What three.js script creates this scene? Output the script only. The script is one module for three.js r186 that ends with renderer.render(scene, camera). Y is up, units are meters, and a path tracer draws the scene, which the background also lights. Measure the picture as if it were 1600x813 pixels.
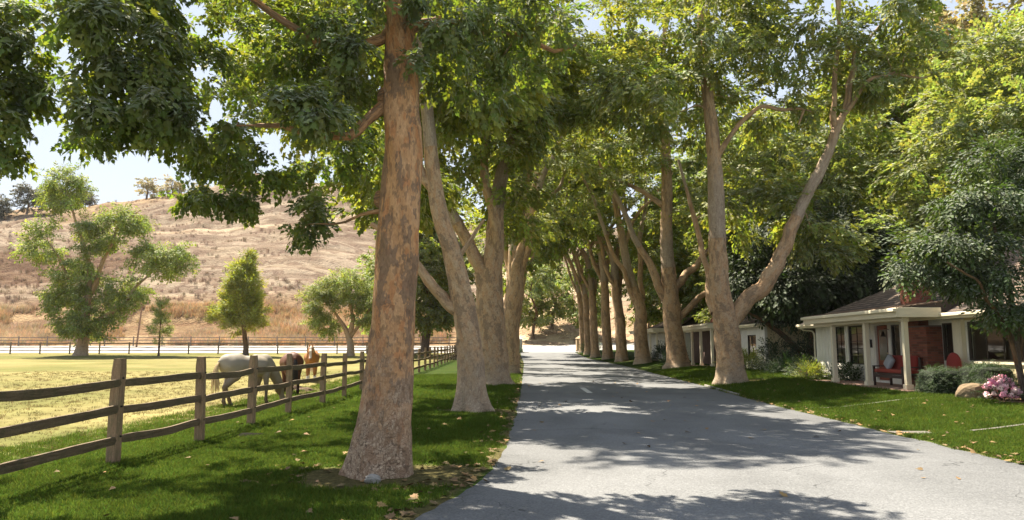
import * as THREE from 'three';
import { mergeGeometries } from 'three/addons/utils/BufferGeometryUtils.js';
import { RoundedBoxGeometry } from 'three/addons/geometries/RoundedBoxGeometry.js';
import { ConvexGeometry } from 'three/addons/geometries/ConvexGeometry.js';
import { MarchingCubes } from 'three/addons/objects/MarchingCubes.js';

// ---------------------------------------------------------------- camera, sky, sun, exposure
const scene = new THREE.Scene();
const F = 1120, PITCH = Math.atan(137 / F), EYE = 1.6;      // focal length in pixels of the 1600 px wide photograph
const camera = new THREE.PerspectiveCamera(2 * Math.atan(406.5 / F) * 180 / Math.PI, 1024 / 520, 0.1, 2000);
camera.position.set(0, EYE, 0);
camera.rotation.x = PITCH;
scene.add(camera);
const SUN = new THREE.Vector3(-0.38, 0.86, -0.36).normalize();
{
  const w = 512, h = 256, a = new Float32Array(w * h * 4), d = new THREE.Vector3();
  for (let j = 0; j < h; j++) for (let i = 0; i < w; i++) {
    const el = ((j + 0.5) / h - 0.5) * Math.PI, az = ((i + 0.5) / w - 0.5) * 2 * Math.PI;
    d.set(Math.cos(el) * Math.cos(az), Math.sin(el), Math.cos(el) * Math.sin(az));
    const up = Math.max(0, d.y), t = Math.pow(1 - up, 3.2), c = Math.max(0, d.dot(SUN)), glow = 0.25 * Math.pow(c, 6) + 0.5 * Math.pow(c, 40);
    const k = 4 * (j * w + i), s = 0.45;
    a[k] = s * (0.39 + 0.35 * t + glow * 0.9); a[k + 1] = s * (0.46 + 0.34 * t + glow * 0.85); a[k + 2] = s * (0.60 + 0.24 * t + glow * 0.75); a[k + 3] = 1;
  }
  const sky = new THREE.DataTexture(a, w, h, THREE.RGBAFormat, THREE.FloatType);
  sky.mapping = THREE.EquirectangularReflectionMapping; sky.magFilter = THREE.LinearFilter; sky.needsUpdate = true;
  scene.background = sky; scene.environment = sky;
}
const sun = new THREE.DirectionalLight(new THREE.Color(1, 0.91, 0.76), 5);
sun.position.copy(SUN).multiplyScalar(120); sun.castShadow = true; sun.shadow.mapSize.set(4096, 4096);
Object.assign(sun.shadow.camera, { left: -130, right: 130, top: 130, bottom: -130, near: 1, far: 400 });
scene.add(sun, sun.target);
scene.fog = new THREE.FogExp2(new THREE.Color(0.95, 0.95, 0.97), 0.00008);   // the faint summer haze over the hill
const EXPOSURE = 3.5;

// ---------------------------------------------------------------- helpers
let seed = 12345;
const rnd = () => { seed = (seed + 0x6D2B79F5) | 0; let t = Math.imul(seed ^ (seed >>> 15), 1 | seed); t = (t + Math.imul(t ^ (t >>> 7), 61 | t)) ^ t; return ((t ^ (t >>> 14)) >>> 0) / 4294967296; };
const rr = (a, b) => a + (b - a) * rnd();
const V = (x, y, Z) => new THREE.Vector3(x, y, -Z);
const clamp = (x, a = 0, b = 1) => Math.min(b, Math.max(a, x));
const lerp = (a, b, t) => a + (b - a) * t;
const ss = (a, b, x) => { const t = clamp((x - a) / (b - a)); return t * t * (3 - 2 * t); };
function table(t) { return (x) => { if (x <= t[0][0]) return t[0][1]; for (let i = 1; i < t.length; i++) if (x <= t[i][0]) { const [a, b] = t[i - 1], [c, d] = t[i]; return lerp(b, d, (x - a) / (c - a)); } return t[t.length - 1][1]; }; }
function smoothTable(t) { const f = table(t); return (x) => (f(x - 1) + f(x - 0.5) + f(x) + f(x + 0.5) + f(x + 1)) / 5; }
const CP = Math.cos(PITCH), SI = Math.sin(PITCH);
function at(px, py, Z) {                                   // a photograph position at a distance becomes a place in metres
  const x = (px - 800) / F, y = -(py - 406.5) / F, dy = y * CP + SI, dz = CP - y * SI;
  return new THREE.Vector3(x / dz * Z, EYE + dy / dz * Z, -Z);
}
function hash(i, j, s) { let h = Math.imul(i, 374761393) + Math.imul(j, 668265263) + Math.imul(s, 1442695041); h = Math.imul(h ^ (h >>> 13), 1274126177); return ((h ^ (h >>> 16)) >>> 0) / 4294967296; }
function vn(x, y, s = 0, pX = 0, pY = 0) {                 // value noise, periodic when pX, pY are given
  const i = Math.floor(x), j = Math.floor(y); let f = x - i, g = y - j; f = f * f * (3 - 2 * f); g = g * g * (3 - 2 * g);
  const w = (n, p) => p ? ((n % p) + p) % p : n;
  const a = hash(w(i, pX), w(j, pY), s), b = hash(w(i + 1, pX), w(j, pY), s), c = hash(w(i, pX), w(j + 1, pY), s), d = hash(w(i + 1, pX), w(j + 1, pY), s);
  return lerp(lerp(a, b, f), lerp(c, d, f), g);
}
function fbm(x, y, o = 4, s = 0, pX = 0, pY = 0) { let v = 0, a = 0.5, n = 0; for (let k = 0; k < o; k++) { v += a * vn(x, y, s + k, pX, pY); n += a; x *= 2; y *= 2; pX *= 2; pY *= 2; a *= 0.5; } return v / n; }
function cell(x, y, s, pX, pY) {                           // [edge distance, random of the nearest cell]
  const i = Math.floor(x), j = Math.floor(y); let d1 = 9, d2 = 9, id = 0;
  const w = (n, p) => p ? ((n % p) + p) % p : n;
  for (let a = -1; a <= 1; a++) for (let b = -1; b <= 1; b++) {
    const ci = w(i + a, pX), cj = w(j + b, pY), dx = i + a + hash(ci, cj, s) - x, dy = j + b + hash(ci, cj, s + 1) - y, d = Math.hypot(dx, dy);
    if (d < d1) { d2 = d1; d1 = d; id = hash(ci, cj, s + 2); } else if (d < d2) d2 = d;
  }
  return [d2 - d1, id];
}
const s8 = (x) => { x = clamp(x); return 255 * (x < 0.0031308 ? 12.92 * x : 1.055 * Math.pow(x, 1 / 2.4) - 0.055); };
function tex(w, h, f, color = true) {                      // f(u, v) returns linear rgb or a height
  const a = new Uint8Array(w * h * 4);
  for (let j = 0; j < h; j++) for (let i = 0; i < w; i++) {
    const c = f((i + 0.5) / w, (j + 0.5) / h), k = 4 * (j * w + i);
    if (color) { a[k] = s8(c[0]); a[k + 1] = s8(c[1]); a[k + 2] = s8(c[2]); } else a[k] = a[k + 1] = a[k + 2] = 255 * clamp(c);
    a[k + 3] = 255;
  }
  const t = new THREE.DataTexture(a, w, h); if (color) t.colorSpace = THREE.SRGBColorSpace;
  t.wrapS = t.wrapT = THREE.RepeatWrapping; t.magFilter = THREE.LinearFilter; t.minFilter = THREE.LinearMipmapLinearFilter; t.generateMipmaps = true; t.needsUpdate = true;
  return t;
}
const mix3 = (a, b, t) => [lerp(a[0], b[0], t), lerp(a[1], b[1], t), lerp(a[2], b[2], t)];
const mul3 = (a, k) => [a[0] * k, a[1] * k, a[2] * k];
const lin = (r, g, b) => new THREE.Color().setRGB(r, g, b);
const mat = (c, roughness = 0.8, more = {}) => new THREE.MeshStandardMaterial({ color: Array.isArray(c) ? lin(...c) : c, roughness, ...more });

const used = {};
const numbered = (n) => { const k = used[n] = (used[n] ?? -1) + 1; return k ? n + '_' + String(k).padStart(3, '0') : n; };
function tag(o, label, category, group) { o.userData.label = label; o.userData.category = category; if (group) o.userData.group = group; return o; }
function thing(name, label, category, pos, turn = 0, group) {
  const o = new THREE.Group(); o.name = numbered(name); o.position.copy(pos); o.rotation.y = turn; scene.add(o); return tag(o, label, category, group);
}
function shade(o) { o.castShadow = o.receiveShadow = true; return o; }
function part(name, geo, m, parent, stuff) {
  if (Array.isArray(geo)) geo = merge(geo);
  const o = shade(new THREE.Mesh(geo, m)); o.name = name; if (stuff) o.userData.kind = 'stuff'; parent.add(o); return o;
}
function solo(name, geo, m, label, category, group) { const o = part(numbered(name), geo, m, scene); return tag(o, label, category, group); }
function struct(name, geo, m) { const o = part(numbered(name), geo, m, scene); o.userData.kind = 'structure'; return o; }
function merge(list) {
  const keys = ['position', 'normal', 'uv']; if (list.every((g) => g.attributes.color)) keys.push('color');
  return mergeGeometries(list.map((g) => { g = g.index ? g.toNonIndexed() : g.clone(); for (const k of Object.keys(g.attributes)) if (!keys.includes(k)) g.deleteAttribute(k); if (!g.attributes.uv) g.setAttribute('uv', new THREE.BufferAttribute(new Float32Array(g.attributes.position.count * 2), 2)); return g; }));
}
function tint(g, c) { const n = g.attributes.position.count, a = new Float32Array(n * 3); for (let i = 0; i < n; i++) a.set(c, 3 * i); g.setAttribute('color', new THREE.BufferAttribute(a, 3)); return g; }
// box between two corners; Z counts away from the camera; origin o is taken off
function bx(x0, x1, y0, y1, Z0, Z1, bevel = 0.008, o = null) {
  const w = Math.abs(x1 - x0), h = Math.abs(y1 - y0), d = Math.abs(Z1 - Z0), m = Math.min(w, h, d);
  const g = bevel && m > 0.015 ? new RoundedBoxGeometry(w, h, d, 1, Math.min(bevel, m * 0.3)) : new THREE.BoxGeometry(w, h, d);
  g.translate((x0 + x1) / 2, (y0 + y1) / 2, -(Z0 + Z1) / 2); if (o) g.translate(-o.x, -o.y, -o.z); return g;
}
// tapered, curved tube through [Vector3, radius] pairs
function tube(pts, sides, step, o = {}) {
  const P = pts.map((p) => p[0]), curve = new THREE.CatmullRomCurve3(P, false, 'centripetal'), L = curve.getLength(), rows = Math.max(2, Math.ceil(L / step));
  const K = o.around ?? 1, pos = [], uv = [], idx = [], T = new THREE.Vector3(), N = new THREE.Vector3(), B = new THREE.Vector3(), q = new THREE.Vector3();
  curve.arcLengthDivisions = 200;
  for (let i = 0; i <= rows; i++) {
    const t = i / rows, p = curve.getPoint(t); curve.getTangent(t, T);
    if (i === 0) { N.set(0, 0, 1); if (Math.abs(T.z) > 0.9) N.set(1, 0, 0); }
    N.addScaledVector(T, -N.dot(T)).normalize(); B.crossVectors(T, N);
    const k = t * (pts.length - 1), a = Math.min(pts.length - 2, Math.floor(k)), f = k - a, r0 = lerp(pts[a][1], pts[a + 1][1], f * f * (3 - 2 * f) * 0.3 + f * 0.7);
    for (let s = 0; s <= sides; s++) {
      const th = s / sides * 2 * Math.PI; let r = r0; if (o.shape) r *= o.shape(th, p, t);
      q.copy(p).addScaledVector(N, r * Math.cos(th)).addScaledVector(B, r * Math.sin(th));
      pos.push(q.x, q.y, q.z); uv.push(s / sides * K, (o.v0 ?? 0) + t * L * (o.vs ?? 0.1));
    }
    if (i < rows) for (let s = 0; s < sides; s++) { const b = i * (sides + 1) + s, c = b + sides + 1; idx.push(b, b + 1, c, b + 1, c + 1, c); }
  }
  if (o.cap) { const e = curve.getPoint(1); pos.push(e.x, e.y, e.z); uv.push(0.5, 0.5); const b = rows * (sides + 1), c = pos.length / 3 - 1; for (let s = 0; s < sides; s++) idx.push(b + s, b + s + 1, c); }
  const g = new THREE.BufferGeometry(); g.setAttribute('position', new THREE.Float32BufferAttribute(pos, 3)); g.setAttribute('uv', new THREE.Float32BufferAttribute(uv, 2)); g.setIndex(idx);
  g.computeVertexNormals();
  const n = g.attributes.normal;                            // close the seam
  for (let i = 0; i <= rows; i++) { const a = i * (sides + 1), b = a + sides; q.fromBufferAttribute(n, a); N.fromBufferAttribute(n, b); q.add(N).normalize(); n.setXYZ(a, q.x, q.y, q.z); n.setXYZ(b, q.x, q.y, q.z); }
  return g;
}
function lump(rx, ry, rz, detail, amp, freq, sd) {          // an uneven stone or clod
  const g = new THREE.IcosahedronGeometry(1, detail), p = g.attributes.position, v = new THREE.Vector3();
  for (let i = 0; i < p.count; i++) { v.fromBufferAttribute(p, i); const k = 1 + amp * (fbm(v.x * freq + 9 + v.z * 0.7, v.y * freq + 7 - v.z * freq, 3, sd) - 0.5) * 2; p.setXYZ(i, v.x * rx * k, v.y * ry * k, v.z * rz * k); }
  g.computeVertexNormals(); return g;
}

// ---------------------------------------------------------------- the lie of the land
const baseH = smoothTable([[0, 0], [25, 0], [45, 0.15], [60, 0.3], [77, 0.5], [86, 0.85], [95, 1.25], [106, 1.95], [116, 2.2], [130, 2.4]]);
const ridgeH = table([[-400, 44], [-190, 50], [-160, 51], [-125, 58], [-100, 62], [-60, 59], [-20, 46], [40, 40], [120, 44], [300, 50]]);
function hill(x, Z) {
  if (Z < 107) return 0;
  const t = (Z - 118) / 132, H = ridgeH(x * 250 / Math.max(Z, 200)) - 7;
  const rise = t < 0 ? 0 : t < 0.85 ? t : 0.85 + 0.17 * (1 - Math.exp(-(t - 0.85) / 0.17));
  const n = fbm(x * 0.022 + 5, Z * 0.022, 4, 31) - 0.5, terr = Math.sin(Z * 0.8 + 9 * fbm(x * 0.03, Z * 0.03, 2, 41)) * 0.4;
  return 4 * ss(107, 123, Z) * (0.7 + 0.6 * fbm(x * 0.06, 3, 2, 77)) + H * rise * (1 - 0.0) + n * 17 * ss(0.05, 0.5, t) + terr * ss(0.02, 0.2, t);
}
const xl = smoothTable([[-14, -9], [-4, -6], [0, -4], [3, -2.4], [5, -1.55], [6.65, -0.95], [9.36, -0.29], [11.4, -0.1], [16.8, 0.08], [31.7, 0.42], [60, 1.0], [120, 1.1]]);
const xr = smoothTable([[-14, 7.6], [0, 7.4], [9.8, 6.97], [13, 7.1], [20, 7.3], [30, 7.9], [50, 8.4], [80, 7.9], [120, 7.7]]);
function gh(x, Z) { return baseH(Z) + 0.29 * ss(8, 11.4, x) - 0.08 * ss(-2.5, -7, x) + hill(x, Z); }
const gp = (x, Z, dy = 0) => V(x, gh(x, Z) + dy, Z);
// ---------------------------------------------------------------- surfaces
const T = {};
const barkColor = (calm) => (u, v) => {                       // 1.2 m round, 10 m high, foot of the trunk at v = 0
  const x = u * 8, y = v * 66.67;                           // cells of about 15 cm
  const low = 1 - ss(0.12, 0.34, v + 0.16 * (fbm(u * 6, v * 40, 3, 3, 6, 40) - 0.5));
  const wob = fbm(u * 16, v * 90, 3, 11, 16, 90) - 0.5, [e1] = cell(u * 16 + wob * 2, v * 66 + wob * 2, 5, 16, 66), [e2, id2] = cell(u * 32 + wob * 1.5, v * 150 + wob, 8, 32, 150);
  const n1 = fbm(x * 1.5, y * 0.75, 5, 21, 12, 50), n2 = fbm(x * 2, y * 0.6, 4, 33, 16, 40), n3 = fbm(u * 64, v * 400, 2, 44, 64, 400);
  const b1 = fbm(x * 0.75 + wob, y * 0.42, 5, 55, 6, 28), b2 = fbm(x * 1.5, y * 0.75, 4, 57, 12, 50), b3 = fbm(u * 40, v * 220, 3, 59, 40, 220);
  let up = mix3([0.42, 0.26, 0.135], calm ? [0.46, 0.345, 0.225] : [0.47, 0.31, 0.175], ss(0.42, 0.62, n1)); if (calm) up = mix3(up, [0.43, 0.335, 0.235], 0.55);      // tan and cream plates
  up = mix3(up, [0.41, 0.20, 0.085], ss(0.54, 0.62, b2) * (calm ? 0.25 : 0.7));                    // rusty patches
  up = mix3(up, [0.17, 0.125, 0.09], ss(0.55, 0.60, b1 + 0.26 * (b3 - 0.5)) * (calm ? 0.6 : 0.78));   // grey brown flakes
  up = mix3(up, [0.11, 0.075, 0.05], ss(0.60, 0.64, fbm(u * 24, v * 130, 3, 61, 24, 130)) * (calm ? 0.25 : 0.45));
  up = mul3(up, 0.8 + 0.4 * b3);
  let lo = mix3([0.34, 0.275, 0.215], [0.52, 0.45, 0.37], id2);
  lo = mix3(lo, [0.17, 0.115, 0.08], (1 - ss(0.0, 0.16, e2)) * 0.65); lo = mix3(lo, [0.2, 0.13, 0.085], (1 - ss(0.02, 0.12, e1)) * 0.5);
  lo = mix3(lo, [0.22, 0.145, 0.095], ss(0.54, 0.64, n2) * 0.65); lo = mix3(lo, [0.09, 0.065, 0.05], ss(0.62, 0.68, fbm(u * 30, v * 150, 3, 67, 30, 150)) * 0.6);
  if (calm) lo = mix3(lo, [0.46, 0.41, 0.35], 0.3);
  return mul3(mix3(up, lo, low), 0.82 + 0.36 * n3);
};
T.bark = tex(1024, 2048, barkColor(0)); T.bark2 = tex(512, 1024, barkColor(1));

T.barkH = tex(1024, 2048, (u, v) => {
  const x = u * 8, y = v * 66.67, low = 1 - ss(0.12, 0.34, v + 0.16 * (fbm(u * 6, v * 40, 3, 3, 6, 40) - 0.5)), wob = fbm(u * 16, v * 90, 3, 11, 16, 90) - 0.5;
  const [e1] = cell(u * 16 + wob * 2, v * 66 + wob * 2, 5, 16, 66), [e2, id2] = cell(u * 32 + wob * 1.5, v * 150 + wob, 8, 32, 150);
  const up = 0.5 - 0.2 * ss(0.54, 0.62, fbm(x * 1.5, y * 0.75, 4, 57, 12, 50)) + 0.25 * ss(0.565, 0.61, fbm(x * 0.75 + wob, y * 0.42, 5, 55, 6, 28)) + 0.5 * (fbm(u * 40, v * 220, 3, 59, 40, 220) - 0.5);
  return lerp(up, 0.25 + 0.4 * ss(0, 0.2, e2) * (0.6 + 0.5 * id2) + 0.3 * ss(0, 0.15, e1) + 0.2 * (fbm(u * 64, v * 400, 2, 44, 64, 400) - 0.5), low);
}, false);
T.grass = tex(512, 512, (u, v) => {
  const a = fbm(u * 64, v * 64, 3, 1, 64, 64), b = fbm(u * 7, v * 7, 4, 2, 7, 7), c = vn(u * 200, v * 200, 4, 200, 200);
  return mul3(mix3([0.035, 0.06, 0.012], [0.07, 0.10, 0.022], b * 0.5 + a * 0.5), 0.6 + 0.8 * c * a * 1.6);
});
T.dry = tex(512, 512, (u, v) => {
  const a = fbm(u * 48, v * 48, 3, 7, 48, 48), b = fbm(u * 5, v * 5, 5, 9, 5, 5), c = vn(u * 180, v * 180, 14, 180, 180);
  return mul3(mix3([0.175, 0.14, 0.06], [0.255, 0.215, 0.105], b), 0.65 + 0.5 * a + 0.25 * c);
});
T.rough = tex(512, 512, (u, v) => 0.6 * fbm(u * 60, v * 60, 3, 17, 60, 60) + 0.4 * fbm(u * 8, v * 8, 3, 18, 8, 8), false);
T.asphalt = tex(1024, 1024, (u, v) => {                    // 6 m
  const s = vn(u * 512, v * 512, 3, 512, 512), g = fbm(u * 200, v * 200, 2, 5, 200, 200), b = fbm(u * 6, v * 6, 5, 8, 6, 6);
  let k = 0.12 + 0.05 * (b - 0.5) + 0.075 * (s - 0.5) * (0.6 + g) + 0.03 * (g - 0.5);
  const w = 0.5 * (fbm(u * 12, v * 12, 4, 19, 12, 12) - 0.5), [e] = cell(u * 3 + w, v * 3 + w, 23, 3, 3);
  k *= 1 - 0.6 * (1 - ss(0.002, 0.010, e)) * ss(0.40, 0.55, fbm(u * 4, v * 4, 3, 29, 4, 4));
  return [k * 0.99, k, k * 1.0];
});
T.asphaltH = tex(1024, 1024, (u, v) => 0.7 * vn(u * 512, v * 512, 3, 512, 512) + 0.3 * fbm(u * 120, v * 120, 3, 6, 120, 120), false);
T.wood = tex(256, 1024, (u, v) => {
  const g = fbm(u * 40 + fbm(u * 4, v * 6, 3, 4, 4, 6) * 3, v * 6, 4, 31, 0, 6), l = fbm(u * 6, v * 18, 4, 37, 6, 18);
  return mul3(mix3(mix3([0.20, 0.145, 0.10], [0.42, 0.335, 0.25], g), [0.16, 0.17, 0.10], ss(0.5, 0.7, l) * 0.4), 0.75 + 0.5 * vn(u * 90, v * 200, 9, 90, 200));
});
T.woodH = tex(256, 1024, (u, v) => fbm(u * 40 + fbm(u * 4, v * 6, 3, 4, 4, 6) * 3, v * 6, 4, 31, 0, 6) - 0.4 * ss(0.62, 0.7, fbm(u * 14, v * 3, 3, 39, 14, 3)), false);
T.plain = tex(256, 256, (u, v) => { const k = 0.86 + 0.22 * (fbm(u * 6, v * 6, 5, 3, 6, 6) - 0.5) + 0.12 * (vn(u * 128, v * 128, 6, 128, 128) - 0.5); return [k, k, k * 0.985]; });
T.hill = tex(1024, 1024, (u, v) => {                       // 60 m
  const a = fbm(u * 30, v * 60, 4, 3, 30, 60), b = fbm(u * 8, v * 24, 5, 13, 8, 24), c = vn(u * 400, v * 400, 8, 400, 400), t = fbm(u * 90, v * 90, 2, 15, 90, 90);
  let k = mix3([0.155, 0.121, 0.085], [0.225, 0.187, 0.135], ss(0.35, 0.65, b));
  k = mix3(k, [0.12, 0.083, 0.06], ss(0.50, 0.64, a) * 0.7);
  return mul3(k, 0.75 + 0.3 * c + 0.25 * t);
});
const rep = (t, x, y = x) => { const c = t.clone(); c.repeat.set(x, y); c.needsUpdate = true; return c; };
const M = {
  lawn: new THREE.MeshPhysicalMaterial({ specularIntensity: 0.1, map: rep(T.grass, 1 / 3), bumpMap: rep(T.rough, 1 / 3), bumpScale: 0.03, roughness: 1, vertexColors: true, }),
  paddock: new THREE.MeshPhysicalMaterial({ specularIntensity: 0.1, map: rep(T.dry, 1 / 4), bumpMap: rep(T.rough, 1 / 4), bumpScale: 0.03, roughness: 1, vertexColors: true }),
  hill: new THREE.MeshPhysicalMaterial({ specularIntensity: 0.1, map: rep(T.hill, 1 / 60), bumpMap: rep(T.rough, 1 / 14), bumpScale: 0.5, roughness: 1, vertexColors: true }),
  road: new THREE.MeshStandardMaterial({ map: rep(T.asphalt, 1 / 6), bumpMap: rep(T.asphaltH, 1 / 6), bumpScale: 0.006, roughness: 0.82, vertexColors: true }),
  lane: new THREE.MeshStandardMaterial({ map: rep(T.plain, 0.3), color: lin(0.36, 0.335, 0.31), roughness: 0.9 }),
  concrete: new THREE.MeshStandardMaterial({ map: rep(T.plain, 0.5), color: lin(0.3, 0.28, 0.25), roughness: 0.9, bumpMap: rep(T.rough, 0.7), bumpScale: 0.01 }),
  path: new THREE.MeshStandardMaterial({ map: rep(T.plain, 0.5), color: lin(0.15, 0.135, 0.11), roughness: 0.95, bumpMap: rep(T.rough, 0.7), bumpScale: 0.01 }),
  bark: new THREE.MeshStandardMaterial({ map: T.bark, bumpMap: T.barkH, bumpScale: 0.022, roughness: 0.85, color: lin(0.98, 0.84, 0.70) }),
  barkGrey: new THREE.MeshStandardMaterial({ map: T.bark2, bumpMap: T.barkH, bumpScale: 0.018, roughness: 0.9, color: lin(0.95, 0.86, 0.73) }),
  barkDark: new THREE.MeshStandardMaterial({ map: T.bark, bumpMap: T.barkH, bumpScale: 0.03, roughness: 0.95, color: lin(0.42, 0.38, 0.36) }),
  post: new THREE.MeshStandardMaterial({ map: T.wood, bumpMap: T.woodH, bumpScale: 0.012, roughness: 0.9, color: lin(0.97, 0.81, 0.64) }),
  rail: new THREE.MeshStandardMaterial({ map: T.wood, bumpMap: T.woodH, bumpScale: 0.015, roughness: 0.92, color: lin(0.47, 0.42, 0.32) }),
  iron: mat([0.03, 0.028, 0.026], 0.6, { metalness: 0.5 }),
};
const leafMat = (c, t = 0.45, coat = 0.25) => new THREE.MeshPhysicalMaterial({ color: lin(...c), roughness: 1, transmission: t, thickness: 0, side: THREE.DoubleSide, vertexColors: true, clearcoat: coat, clearcoatRoughness: 0.5 });

// ---------------------------------------------------------------- ground: sheets side by side that share their borders
const rowsZ = []; for (let z = -14; z < 4; z += 1) rowsZ.push(z); for (let z = 4; z < 22; z += 0.2) rowsZ.push(z); for (let z = 22; z < 45; z += 0.6) rowsZ.push(z); for (let z = 45; z <= 90.01; z += 1.5) rowsZ.push(z);
function strip(x0, x1, cols, rows, color, pow = 1) {
  const pos = [], uv = [], col = [], idx = [], n = rows.length;
  for (let j = 0; j < n; j++) for (let i = 0; i <= cols; i++) {
    const Z = rows[j], a = typeof x0 === 'function' ? x0(Z) : x0, b = typeof x1 === 'function' ? x1(Z) : x1, t = i / cols;
    const x = lerp(a, b, pow < 0 ? 1 - Math.pow(1 - t, -pow) : Math.pow(t, pow)), y = gh(x, Z);
    pos.push(x, y, -Z); uv.push(x, Z); const c = color ? color(x, Z) : [1, 1, 1]; col.push(...c);
    if (j < n - 1 && i < cols) { const k = j * (cols + 1) + i; idx.push(k, k + 1, k + cols + 1, k + 1, k + cols + 2, k + cols + 1); }
  }
  const g = new THREE.BufferGeometry(); g.setAttribute('position', new THREE.Float32BufferAttribute(pos, 3)); g.setAttribute('uv', new THREE.Float32BufferAttribute(uv, 2)); g.setAttribute('color', new THREE.Float32BufferAttribute(col, 3)); g.setIndex(idx); g.computeVertexNormals(); return g;
}
const edgeL = (Z) => xl(Z) + 0.09 * (fbm(Z * 1.3, 1, 3, 5) - 0.5) + 0.05 * (vn(Z * 5, 2, 6) - 0.5), edgeR = (Z) => xr(Z) + 0.12 * (fbm(Z * 1.1, 4, 3, 7) - 0.5) + 0.06 * (vn(Z * 5, 3, 8) - 0.5);
const padEdge = (Z) => -6.9 + 1.0 * (fbm(Z * 0.25, 7, 3, 9) - 0.5);
const treeSpots = [];                                       // filled below from the avenue's trees
const AV = [[-1.70, 9.35, 0.74], [-1.03, 18.6, 0.5], [-0.75, 31, 0.7], [-0.25, 42.5, 0.6], [0, 50, 0.6], [9.2, 30.4, 0.6], [10.5, 45.5, 0.5], [9.9, 55, 0.5], [9.5, 62, 0.5]];
function bare(x, Z) {                                       // 1 where trampled earth shows: round the trunks and along the asphalt
  const n = fbm(x * 1.4, Z * 1.4, 4, 3); let b = 0;
  for (const [tx, tz, r] of AV) { const d = Math.hypot((x - tx - 0.25) / 1.5, Z - tz + 0.05); b = Math.max(b, 1 - ss(r + 0.05, r + 0.42, d + 0.7 * (n - 0.5))); }
  if (x < 4) b = Math.max(b, 1 - ss(0.04, 0.36, xl(Z) - x + 0.5 * (n - 0.55))); else b = Math.max(b, (1 - ss(0.02, 0.22, x - xr(Z) + 0.4 * (n - 0.5))) * 0.8);
  return x > xl(Z) && x < xr(Z) ? 0 : b;
}
function dryness(x, Z) { return clamp(ss(0.42, 0.72, fbm(x * 0.55, Z * 0.4, 4, 12)) * 0.7 + 0.5 * ss(-5.2, -7.4, x)); }
const lawnColor = (x, Z) => { const b = bare(x, Z), d = dryness(x, Z), c = mix3(mix3([0.85, 1.0, 0.75], [1.35, 1.2, 1.1], d), [1.75, 0.98, 1.9], b); return mul3(c, (0.85 + 0.35 * fbm(x * 0.8, Z * 0.8, 3, 6)) * lerp(1, 0.6, ss(32, 42, Z))); };  // beyond the tufts, darkened in place of the self-shadow of blades
struct('paddock_ground', strip(-150, padEdge, 90, rowsZ, (x, Z) => { const g = ss(0.40, 0.68, fbm(x * 0.12, Z * 0.16, 4, 15)) * 0.75 + 0.6 * ss(-9.5, -7, x + 2 * (fbm(x * 0.5, Z * 0.5, 3, 16) - 0.5)) * (1 - ss(24, 60, Z) * 0.6), far = 0.25 * ss(72, 84, Z); return mul3(mix3([0.9, 0.93, 0.8], [0.33, 0.48, 0.25], clamp(Math.max(g * 0.75, far))), 0.8 + 0.4 * fbm(x * 0.6, Z * 0.6, 3, 18)); }, -2.2), M.paddock);
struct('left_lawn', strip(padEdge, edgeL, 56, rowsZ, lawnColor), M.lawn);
struct('road', strip(edgeL, edgeR, 30, rowsZ, (x, Z) => { const u = (x - xl(Z)) / (xr(Z) - xl(Z)), e = Math.min(u, 1 - u), w = Math.exp(-Math.pow((u - 0.3) / 0.07, 2)) + Math.exp(-Math.pow((u - 0.62) / 0.08, 2)), k = 0.84 + 0.34 * fbm(x * 0.5, Z * 0.16, 4, 44) + 0.07 * w - 0.16 * ss(0.6, 0.68, fbm(x * 0.9 + 3, Z * 0.5, 4, 46)) + (Z < 26 && Z > 25.6 ? -0.15 : 0); return mul3([1, 1, 1], k * lerp(0.86, 1, ss(0, 0.05, e))); }), M.road);
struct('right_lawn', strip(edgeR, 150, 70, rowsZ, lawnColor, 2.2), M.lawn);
{
  const lz = []; for (let z = rowsZ[rowsZ.length - 1]; z < 106.1; z += 1) lz.push(z);
  struct('gravel_lane', strip(-260, 150, 120, lz), M.lane);
  const hz = []; for (let z = lz[lz.length - 1]; z < 130; z += 0.8) hz.push(z); for (let z = 130; z < 300; z += 1.6) hz.push(z); for (let z = 300; z < 900; z += 25) hz.push(z);
  struct('dry_hill', strip(-420, 260, 300, hz, (x, Z) => {
    const n = fbm(x * 0.03, Z * 0.03, 4, 21), n2 = fbm(x * 0.12, Z * 0.3, 3, 22);
    let c = mix3([0.98, 0.93, 0.98], [1.16, 1.1, 1.05], n2);
    const scar = ss(0.0, 1, 1.3 - Math.hypot((x + 102) / 30, (Z - 151) / 19) + 1.1 * (n - 0.5)); c = mix3(c, [0.50, 0.37, 0.31], clamp(scar * 1.6) * 0.9 * ss(0.3, 0.55, n2 + 0.25));
    c = mix3(c, [1.35, 1.2, 1.0], ss(0.35, 0.8, (Z - 195) / 60 + (n - 0.5) * 1.4) * 0.9 * ss(-60, -130, x));
    const trail = 1 - ss(1.2, 4, Math.abs(Z - 205 - 0.12 * x + 12 * (n - 0.5))); c = mix3(c, [1.5, 1.4, 1.3], trail * 0.8 * ss(-118, -105, x));
    c = mix3(c, [1.2, 0.98, 0.72], (1 - ss(122, 132, Z)) * 0.8);
    c = mix3(c, [2.3, 2.15, 1.95], ss(-8, -2, x) * (1 - ss(16, 24, x)) * (1 - ss(150, 190, Z)) * 0.9);  // bank at the road end painted paler to offset tree shade
    return mul3(c, 0.85 + 0.3 * fbm(x * 0.4, Z * 0.4, 2, 23));
  }), M.hill);
}
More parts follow.
